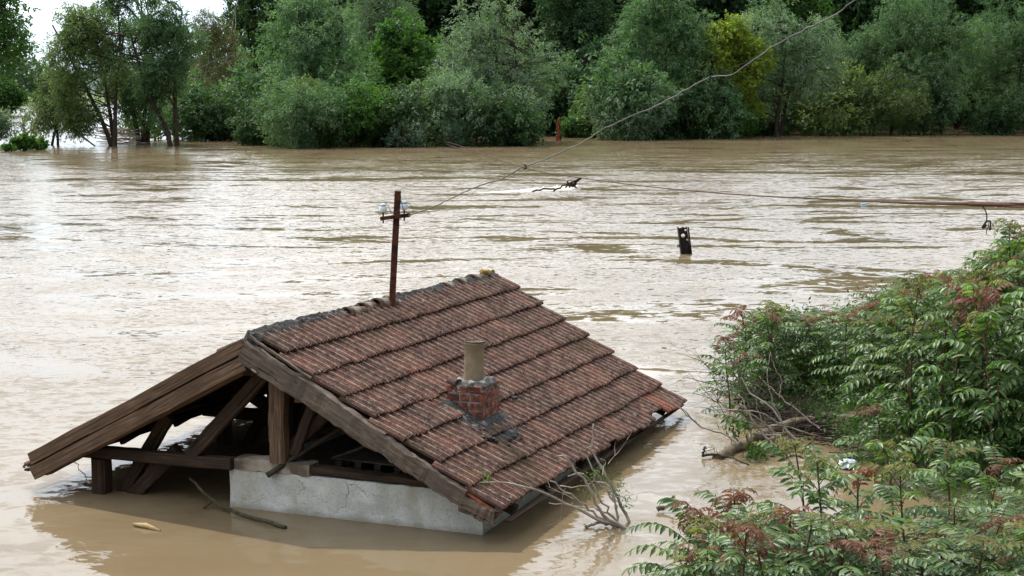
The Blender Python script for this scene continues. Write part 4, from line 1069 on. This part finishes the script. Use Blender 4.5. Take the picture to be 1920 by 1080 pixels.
T('willow_bush', 'dark green bush at the waterline left of the pole', 660, 275, 600, 740, 150, 277, 'bright', 15000, 18, nlobe=28, lobe_r=.26, L=.22, W=.11)
T('poplar_tree', 'silvery pale crown at the top left of centre', 705, 258, 630, 795, -40, 150, 'silver', 22000, 19, nlobe=36, lobe_r=.25, bare=2)
T('maple_tree', 'bright fresh green tree between two grey willows', 745, 264, 668, 832, 42, 265, 'bright', 24000, 20, L=.28, W=.2, nlobe=40, lobe_r=.26, droop=.3)
T('willow_tree', 'big rounded willow with a crooked dark trunk above the pole cable', 965, 268, 800, 1062, 5, 240, 'silver', 42000, 21, trunks=[(968, -1.5, -5), (960, 0, -40), (975, .5, 30)], group=FR, nlobe=60, lobe_r=.21)
T('willow_bush', 'silvery willow bush hanging over the water above the pole', 850, 272, 730, 1000, 130, 274, 'silver', 27000, 22, nlobe=46, lobe_r=.22, group=FR)
T('willow_bush', 'small pale willow bush at the waterline above the pole', 760, 276, 735, 795, 222, 277, 'silver', 4500, 23, nlobe=12, group=FR, cat='shrub')
T('poplar_tree', 'tall dark poplar with a thick bare trunk in the central gap', 1082, 252, 1010, 1150, -90, 120, 'dark', 24000, 24, L=.26, W=.17, trunk_r=.45, nlobe=38, lobe_r=.26, droop=.3)
T('poplar_tree', 'second dark poplar leaning right in the central gap', 1118, 246, 1050, 1200, -60, 160, 'dark', 22000, 25, L=.26, W=.17, trunk_r=.3, nlobe=34, lobe_r=.26, droop=.3, trunks=[(1105, 0, 25)])
T('shrub', 'round green shrub at the foot of the dark poplars', 1085, 258, 1052, 1118, 216, 260, 'bright', 5000, 26, nlobe=14, L=.22, W=.12, cat='shrub')
T('willow_tree', 'tall dense willow right of the dark gap', 1262, 258, 1128, 1345, -30, 250, 'willow', 44000, 27, trunks=[(1250, 0, -10), (1285, .5, 20)], group=FR, nlobe=60, lobe_r=.21, L=.28)
T('willow_bush', 'grey willow bush under the tall dense willow', 1180, 262, 1118, 1260, 130, 262, 'silver', 15000, 28, nlobe=26, lobe_r=.27, group=FR)
T('locust_tree', 'yellow green tree glowing behind the cable', 1372, 258, 1300, 1425, 12, 225, 'yellow', 23000, 29, L=.28, W=.17, nlobe=40, lobe_r=.24, droop=.3)
T('shrub', 'bright green undergrowth at the waterline below the yellow green tree', 1325, 259, 1255, 1400, 178, 260, 'bright', 13000, 30, nlobe=26, L=.24, W=.13, cat='shrub')
T('willow_tree', 'silvery willow with a visible dark trunk right of the yellow green tree', 1453, 256, 1352, 1560, -20, 215, 'silver', 38000, 31, trunks=[(1453, -1, 8), (1465, 1, 30)], group=FR, nlobe=54, lobe_r=.22, L=.28)
T('poplar_tree', 'dark tree top in the notch between silvery and big right willow', 1600, 242, 1540, 1690, -80, 110, 'dark', 20000, 32, L=.3, W=.18, nlobe=32, droop=.3)
T('willow_tree', 'grey green willow over the bright water strip', 1545, 250, 1490, 1625, 70, 232, 'silver', 18000, 33, group=FR, nlobe=34, lobe_r=.25, L=.28)
T('shrub', 'flowering pale green shrub on the bright water strip', 1562, 247, 1535, 1602, 200, 247, 'bright', 5500, 34, nlobe=14, L=.26, W=.14, cat='shrub')
T('willow_tree', 'largest willow with a domed crown at right', 1690, 251, 1588, 1832, -22, 232, 'willow', 50000, 35, trunks=[(1668, 0, 25), (1700, .5, -10), (1765, .3, 15)], group=FR, nlobe=66, lobe_r=.21, L=.30)
T('willow_bush', 'lower willow bush spreading under the domed willow', 1640, 254, 1590, 1740, 120, 250, 'willow2', 17000, 36, nlobe=30, lobe_r=.27, group=FR, L=.28)
T('willow_tree', 'willow cut by the right edge of the view', 1885, 249, 1790, 2010, -30, 244, 'willow', 42000, 37, trunks=[(1850, 0, 30), (1890, 0, 30)], group=FR, nlobe=56, lobe_r=.22, L=.30)
# tall wood behind: copies of three trees
bk = []
for k in range(3):
    t_ = make_tree('background_tree', 'tall dark tree in the wood behind the willows', Vector((0, 190, 0)), 21 + k, 7.0, 1.0, 'dark' if k != 1 else 'broad', 24000, 60 + k, L=.50, W=.30, nlobe=60, lobe_r=.24, droop=.3, trunk_r=.35, fine=1.5, group='tall trees of the wood behind the willows')
    bk.append(t_)
RB = random.Random(9); n_b = 0
for row, (Y, x0, x1, st) in enumerate(((165, 585, 2080, 92), (195, 600, 2100, 84), (235, 590, 2140, 84))):
    x = x0
    while x < x1:
        src = bk[n_b % 3]; o = src if n_b < 3 else copy_tree(src)
        yy = Y + RB.uniform(-8, 8); o.location = ((x - 960) / F * yy, yy, 0); o.rotation_euler = (0, 0, RB.uniform(0, 6.28)); s = RB.uniform(.9, 1.2) * (1 if row == 0 else 1.12 * Y / 180); o.scale = (s, s, s * RB.uniform(.9, 1.05))
        n_b += 1; x += st * RB.uniform(.8, 1.15)
bp = [make_tree('flooded_bush', 'dark leafy bush standing in the flood water between the tree trunks', Vector((0, 150, 0)), 4.6 + k * .7, 3.4, .1, ('dark', 'willow2', 'willow')[k], 8000, 80 + k, L=.34, W=.16, nlobe=22, lobe_r=.36, trunk_r=.08, fine=1.2, cat='shrub', group='bushes standing in the flooded wood') for k in range(3)]
n_b = 0
for (x0, x1, st, Y0) in ((490, 1010, 80, 113), (1120, 1400, 62, 131), (1440, 1930, 150, 141), (318, 500, 42, 128), (480, 1420, 44, 142), (500, 1500, 60, 160), (1420, 2050, 46, 196), (1380, 2080, 52, 212)):
    x = x0
    while x < x1:
        src = bp[n_b % 3]; o = src if n_b < 3 else copy_tree(src)
        yy = Y0 + RB.uniform(-4, 4); s = RB.uniform(.85, 1.35) * Y0 / 150; o.location = ((x - 960) / F * yy, yy, 0); o.rotation_euler = (0, 0, RB.uniform(0, 6.28)); o.scale = (s, s, s)
        n_b += 1; x += st * RB.uniform(.75, 1.2)
# torn stumps in the flood
def stump(px, py, pts, label):
    b = at_z(px, py); o = empty('broken_stump', b, 0); tag(o, label, 'stump')
    v, f = tube_data([(smooth_path([Vector(p_) for p_ in q], 8, .03, R2), np.linspace(a, c, 8)) for q, a, c in pts], 6); mesh_obj('torn_trunk', v, f, MREDWOOD, o)
    v, f = tube_data([(smooth_path([Vector(p_) + Vector((.18, .12, -.1)) for p_ in q], 8, .05, R2), np.linspace(a * .7, c * .5, 8)) for q, a, c in pts], 6); mesh_obj('bark', v, f, MBARK, o)
stump(1042, 264, [([(.1, 0, -.3), (.25, 0, .7), (.1, 0, 1.3), (.35, 0, 1.9)], .22, .08)], 'torn reddish stump upright at the foot of the dark gap')
stump(1000, 264, [([(.2, 0, -.2), (-.3, 0, .4), (-.7, 0, .95)], .2, .1)], 'leaning reddish broken trunk left of the upright stump')
dl = tubes('drift_branch', px_limbs([([(812, 262, 111), (835, 270, 109), (862, 280, 104)], .09, .05)]), MBARK); tag(dl, 'grey bare branch slanting into the water under the silvery bush', 'branch')
dl = tubes('drift_branch', px_limbs([([(142, 245, 110), (160, 260, 109), (178, 274, 108)], .10, .07)]), MBARK); tag(dl, 'bare branch slanting into the water between left willows', 'branch')
st_ = []
for k in range(90):
    p_ = at_z(R2.uniform(190, 262), R2.uniform(262, 272)); p_.z = R2.uniform(0, 1.1); a = R2.normal(0, .12)
    d = Vector((math.cos(a), .2, math.sin(a))) * R2.uniform(.3, .9); st_.append((np.array([p_ - d, p_, p_ + d]), [.03] * 3))
tag(tubes('reed_heap', st_, MBARK_L, None, 4), 'heap of pinkish sticks caught between the left willow trunks', 'debris', kind='stuff')
# far wood on the other side of the floodplain
r = np.random.default_rng(77); n = 26000
fx = r.uniform(-420, -190, n); fy = r.uniform(640, 700, n); hh = 13 + 5 * np.sin(fx * .05) + 3 * np.sin(fx * .17 + 1)
C = np.stack([fx, fy, r.uniform(0, 1, n) ** .7 * hh + 1], -1)
V, Fc = leaf_quads(C, r.normal(0, 1, (n, 3)), r.normal(0, .6, (n, 3)) + (0, -.3, 1), r.uniform(1, 2.4, n), r.uniform(1, 2, n))
tag(mesh_obj('far_wood', V, Fc, LEAF['dark'], rnd=r.random(n)), 'distant dark wood beyond the bright flood water', 'wood', kind='stuff')

# ------------------------------------------------------------------ saplings with long feathered leaves
def leaflet_template():
    # x along the blade, y across, z fold/droop ; 3 stations -> 6 quads/tris as quads
    st = [(.0, .0, 0), (.22, .40, .02), (.55, .50, .0), (.82, .26, -.04), (1.0, .0, -.10)]
    V = []; Q = []
    for (x, w, z) in st: V += [(x, 0, z), (x, w, z + w * .22), (x, -w, z + w * .22)]
    for k in range(4):
        a = k * 3; Q += [(a, a + 3, a + 4, a + 1), (a, a + 2, a + 5, a + 3)]
    return np.array(V), np.array(Q)
LT_V, LT_Q = leaflet_template()
def leaflets(C, D, Nn, L, W):
    D = D / np.linalg.norm(D, axis=1)[:, None]; S = np.cross(Nn, D); S /= np.linalg.norm(S, axis=1)[:, None] + 1e-9; U = np.cross(D, S)
    V = C[:, None] + L[:, None, None] * LT_V[None, :, 0:1] * D[:, None] + W[:, None, None] * LT_V[None, :, 1:2] * S[:, None] + L[:, None, None] * LT_V[None, :, 2:3] * U[:, None]
    Q = LT_Q[None] + (np.arange(len(C)) * len(LT_V))[:, None, None]
    return V.reshape(-1, 3), Q.reshape(-1, 4)
def compound(start, d, L, pairs, r, size, curl):
    """arching stalk with paired leaflets"""
    n = pairs * 2 + 4; pts = [np.array(start, float)]; dd = np.array(d, float); dd /= np.linalg.norm(dd); step = L / n
    for k in range(n):
        dd = dd + (0, 0, -curl * (.4 + 1.2 * k / n) / n * 3) + r.normal(0, .02, 3); dd /= np.linalg.norm(dd); pts.append(pts[-1] + dd * step)
    pts = np.array(pts); C, D, Nn, Ls_, Ws = [], [], [], [], []
    for k in range(pairs):
        q = 4 + k * 2; q = min(q, n); t = (pts[min(q + 1, n)] - pts[q - 1]); t /= np.linalg.norm(t)
        up = np.array([0, 0, 1.0]); s = np.cross(t, up); s /= np.linalg.norm(s) + 1e-9; u2 = np.cross(s, t)
        f = math.sin(math.pi * (.18 + .70 * k / pairs)) ** .6
        for sg in (1, -1):
            C.append(pts[q]); D.append(s * sg * 1.0 + t * (.25 + .5 * k / pairs) - np.array([0, 0, .42]) + r.normal(0, .12, 3)); Nn.append(u2 + r.normal(0, .22, 3) + s * sg * .35)
            Ls_.append(size * 1.42 * f * r.uniform(.85, 1.1)); Ws.append(size * .50 * r.uniform(.85, 1.15) * f)
    C.append(pts[-1]); D.append(dd + np.array([0, 0, -.2])); Nn.append(np.array([0, 0, 1.0]) + r.normal(0, .1, 3)); Ls_.append(size * .7); Ws.append(size * .25)
    return pts, C, D, Nn, Ls_, Ws
def make_sapling(seed, h, n_leaves, size=.085, top_tuft=7, lean=(0, 0)):
    r = np.random.default_rng(seed); o = empty('sapling')
    tp = smooth_path([(0, 0, -.25), (lean[0] * .2 + r.normal(0, .02), lean[1] * .2, h * .3), (lean[0] * .6, lean[1] * .6 + r.normal(0, .02), h * .68), (lean[0], lean[1], h)], 14)
    P_, S_ = [(tp, np.linspace(.014, .005, 14) * (1 if h < 1.2 else 1.25))], []
    G = [[], [], [], [], []]; Y_ = [[], [], [], [], []]; az = r.uniform(0, 6.28)
    for k in range(n_leaves):
        t = .16 + .80 * (k / n_leaves) ** .85; az += 2.4 + r.normal(0, .3); idx = t * 13; a = tp[int(idx)] + (tp[min(int(idx) + 1, 13)] - tp[int(idx)]) * (idx % 1)
        el = .30 + .75 * t + r.normal(0, .12); L = (.50 + .16 * r.random()) * (1.08 - .45 * t ** 3)
        res = compound(a, (math.cos(az) * math.cos(el), math.sin(az) * math.cos(el), math.sin(el)), L, int(r.integers(7, 11)), r, size * (1.12 - .25 * t), .55)
        P_.append((res[0][::2], np.linspace(.0042, .0016, len(res[0][::2]))))
        tgt = Y_ if (t > .84 and r.random() < .25) else G
        for q in range(5): tgt[q] += res[q + 1]
    for k in range(top_tuft):
        az += 2.4; el = r.uniform(.35, 1.2); L = r.uniform(.14, .30)
        res = compound(tp[-1], (math.cos(az) * math.cos(el), math.sin(az) * math.cos(el), math.sin(el)), L, int(r.integers(5, 9)), r, size * r.uniform(.38, .62), 1.0)
        P_.append((res[0][::2], np.linspace(.003, .0012, len(res[0][::2]))))
        for q in range(5): Y_[q] += res[q + 1]
    tubes('stem', P_, M_STEM, o, 5)
    for nm, A, mt in (('leaves', G, M_AIL), ('young_leaves', Y_, M_AILO if seed % 2 == 0 else M_AILY)):
        A = [np.array(a, float) for a in A]; V, Q = leaflets(*A); rn = np.repeat(np.clip(r.random(len(A[0])), 0, 1), len(LT_Q))
        mesh_obj(nm, V, Q, mt, o, rnd=rn)
    return o
protos = [make_sapling(100 + k, h_, nl, sz, tf, ln) for k, (h_, nl, sz, tf, ln) in enumerate([(1.5, 17, .085, 8, (.1, 0)), (1.3, 16, .09, 7, (-.12, .05)), (1.7, 20, .085, 8, (.05, -.1)), (1.1, 14, .08, 6, (.1, .1)),
                                                                                 (1.4, 18, .095, 7, (-.05, -.12)), (1.25, 15, .08, 9, (0, .12)), (1.6, 19, .09, 6, (.14, -.06))])]
used = set()
def put(k, x, y, h, rz, label, group=None):
    o = protos[k] if k not in used else copy_tree(protos[k]); used.add(k)
    hs = [1.5, 1.3, 1.7, 1.1, 1.4, 1.25, 1.6][k]; gz = float(ground_z(np.array([x]), np.array([y]))[0])
    s = h / hs; sxy = max(min(s, 1.15), .8); o.location = (x, y, max(gz, -.35)); o.scale = (sxy, sxy, s); o.rotation_euler = (0, 0, rz)
    tag(o, label, 'sapling', group); return o
RT = random.Random(17)
# near saplings: px of the top, py of the top, distance
NEAR = [(1272, 962, 9.6, 'leftmost near sapling with dark upright leaf spray over bare water', 1), (1352, 990, 9.4, 'near sapling with a red young tip second from the left', 3), (1375, 945, 9.9, 'sapling with red top leaves rising behind the near red tipped one', 5),
        (1420, 1000, 9.2, 'low leafy sapling at the bottom edge right of the red tipped ones', 4), (1440, 975, 10.0, 'slim sapling left of the tall pair of green stems', 0),
        (1515, 838, 10.2, 'tall sapling, left of the pair of straight green stems', 2), (1556, 862, 10.0, 'tall sapling, right of the pair of straight green stems', 6), (1500, 1010, 9.2, 'short sapling in front of the pair of green stems', 3),
        (1620, 900, 10.4, 'reddish topped sapling in front of the plastic bags', 5), (1708, 880, 9.8, 'tall single stemmed sapling in the middle of the near group', 0), (1690, 840, 11.3, 'sapling with coppery arching leaves behind the single stemmed one', 4),
        (1640, 985, 9.6, 'low sapling over brown water right of the green stem pair', 1), (1790, 845, 10.9, 'sapling with orange red top leaves before the dark hollow', 2), (1800, 960, 9.6, 'broad leafy sapling under the orange topped one', 6),
        (1850, 870, 11.4, 'sapling with yellowish leaves at the rim of the dark hollow', 3), (1900, 980, 9.8, 'pink tipped sapling in the lower right corner grass', 5), (1750, 1010, 9.1, 'lowest sapling at the bottom edge right of centre', 4),
        (1570, 1040, 8.8, 'little sapling cut by the bottom edge below the green stem pair', 1), (1860, 1040, 9.0, 'pink budded sapling cut by the bottom edge at right', 3), (1935, 900, 10.6, 'sapling cut by the right edge above the corner grass', 0),
        (1325, 1045, 9.0, 'lowest leafy sapling in the water at bottom left of the near group', 4)]
for (px, py, Y, lab, k) in NEAR:
    tp = at_y(px, py, Y); x = tp.x; gz = max(float(ground_z(np.array([x]), np.array([Y]))[0]), -.35)
    put(k, x, Y, max(tp.z - gz, .55), RT.uniform(0, 6.28), lab, 'near saplings along the bottom edge')
pts_ = []
for tries in range(900):
    if len(pts_) >= 34: break
    Y = RT.uniform(8.3, 11.6); x = RT.uniform(1.2, 4.2); px = 960 + F * x / Y
    if px > 1990 or px < 1290: continue
    if float(shore_dist(np.array([x]), np.array([Y]))[0]) < -.1 or any((x - a) ** 2 + (Y - b) ** 2 < .26 ** 2 for a, b in pts_): continue
    gz = float(ground_z(np.array([x]), np.array([Y]))[0]); zt = H - (RT.uniform(985, 1060) - HY) / F * Y
    put(RT.randrange(7), x, Y, max(.45, min(zt - gz, 1.2)), RT.uniform(0, 6.28), 'low green sapling filling the gaps between the taller near saplings', 'low saplings between the near saplings')
    pts_.append((x, Y))
# the thicket on the bank
SKY = [(1340, 690), (1375, 600), (1440, 575), (1550, 580), (1600, 572), (1650, 556), (1700, 535), (1760, 505), (1800, 508), (1850, 485), (1900, 445), (1925, 440), (2100, 400)]
def skyline(px): return float(np.interp(px, [a for a, b in SKY], [b for a, b in SKY]))
cnt = 0; pts_ = []
GRP = 'saplings crowding the thicket on the right bank'
for tries in range(6000):
    if cnt >= 175: break
    Y = RT.uniform(13.4, 21.5); x = RT.uniform(2.5, 7.9); px = 960 + F * x / (Y * 1.0); 
    if px > 2040 or px < 1385: continue
    d = float(shore_dist(np.array([x]), np.array([Y]))[0])
    if d < (.60 if Y < 17.3 else .05): continue
    if any((x - a) ** 2 + (Y - b) ** 2 < .30 ** 2 for a, b in pts_): continue
    gz = float(ground_z(np.array([x]), np.array([Y]))[0]); zt = H - (skyline(px) - HY + 10) / F * Y
    h = zt - gz
    if h < .5: continue
    h = min(h, RT.uniform(1.05, 1.55) + .25 * max(0, (px - 1650) / 270)) * RT.uniform(.85, 1.0)
    put(RT.randrange(7), x, Y, h, RT.uniform(0, 6.28), 'green sapling with reddish top leaves crowded in the thicket on the right bank', GRP)
    pts_.append((x, Y)); cnt += 1
# leaves that hang out over the water at the thicket's tip
for (px, py, Y, lab, k) in ((1372, 640, 17.2, 'outermost sapling at the left tip of the thicket', 5), (1400, 585, 18.0, 'sapling at the left tip with a dark upright crown', 1), (1445, 572, 17.8, 'upright red tipped sapling near the left tip of the thicket', 0), (1385, 670, 16.8, 'low yellowish sapling hanging over the water at the thicket tip', 3),
                            (1905, 430, 15.6, 'tallest sapling with orange top leaves at the right edge of the thicket', 2), (1868, 470, 15.8, 'tall sapling second from the right at the thicket top', 6), (1650, 810, 14.6, 'leafy sapling at the foot of the thicket above the plastic bags', 1)):
    tp = at_y(px, py, Y); gz = max(float(ground_z(np.array([tp.x]), np.array([Y]))[0]), -.3); put(k, tp.x, Y, max(tp.z - gz, .5), RT.uniform(0, 6.28), lab, None)
# undergrowth and grass
def scatter(n, seed, x0, x1, y0, y1, dmin):
    r = np.random.default_rng(seed); x = r.uniform(x0, x1, n); y = r.uniform(y0, y1, n); d = shore_dist(x, y); k = d > dmin; x, y = x[k], y[k]; return x, y, ground_z(x, y), r
x, y, z, r = scatter(52000, 5, 2.2, 8, 12.9, 22, -.02)
hgt = r.random(len(x)) ** 1.3 * (.55 + .25 * np.sin(x * 3 + y * 2))
V, Fc = leaf_quads(np.stack([x, y, z + np.abs(hgt)], -1), r.normal(0, 1, (len(x), 3)) + (0, 0, .3), r.normal(0, .6, (len(x), 3)) + (0, 0, 1), r.uniform(.03, .09, len(x)), r.uniform(.012, .03, len(x)))
tag(mesh_obj('undergrowth', V, Fc, M_AILG, rnd=r.random(len(x))), 'dense green undergrowth beneath the thicket on the bank', 'undergrowth', kind='stuff')
x, y, z, r = scatter(60000, 6, .5, 8, 7.5, 22, .02)
kp = (y < 12.9) | (np.sin(x * 2.2 + y) > .3); x, y, z = x[kp], y[kp], z[kp]; n = len(x)
D = np.stack([r.normal(0, .35, n), r.normal(0, .35, n), np.ones(n)], -1); Ln = r.uniform(.12, .42, n)
V, Fc = leaf_quads(np.stack([x, y, z - .02], -1), D, r.normal(0, 1, (n, 3)) + (0, -1, .2), Ln, r.uniform(.005, .011, n))
tag(mesh_obj('grass', V, Fc, M_GRASS, rnd=r.random(n)), 'tall green grass on the near bank', 'grass', kind='stuff')
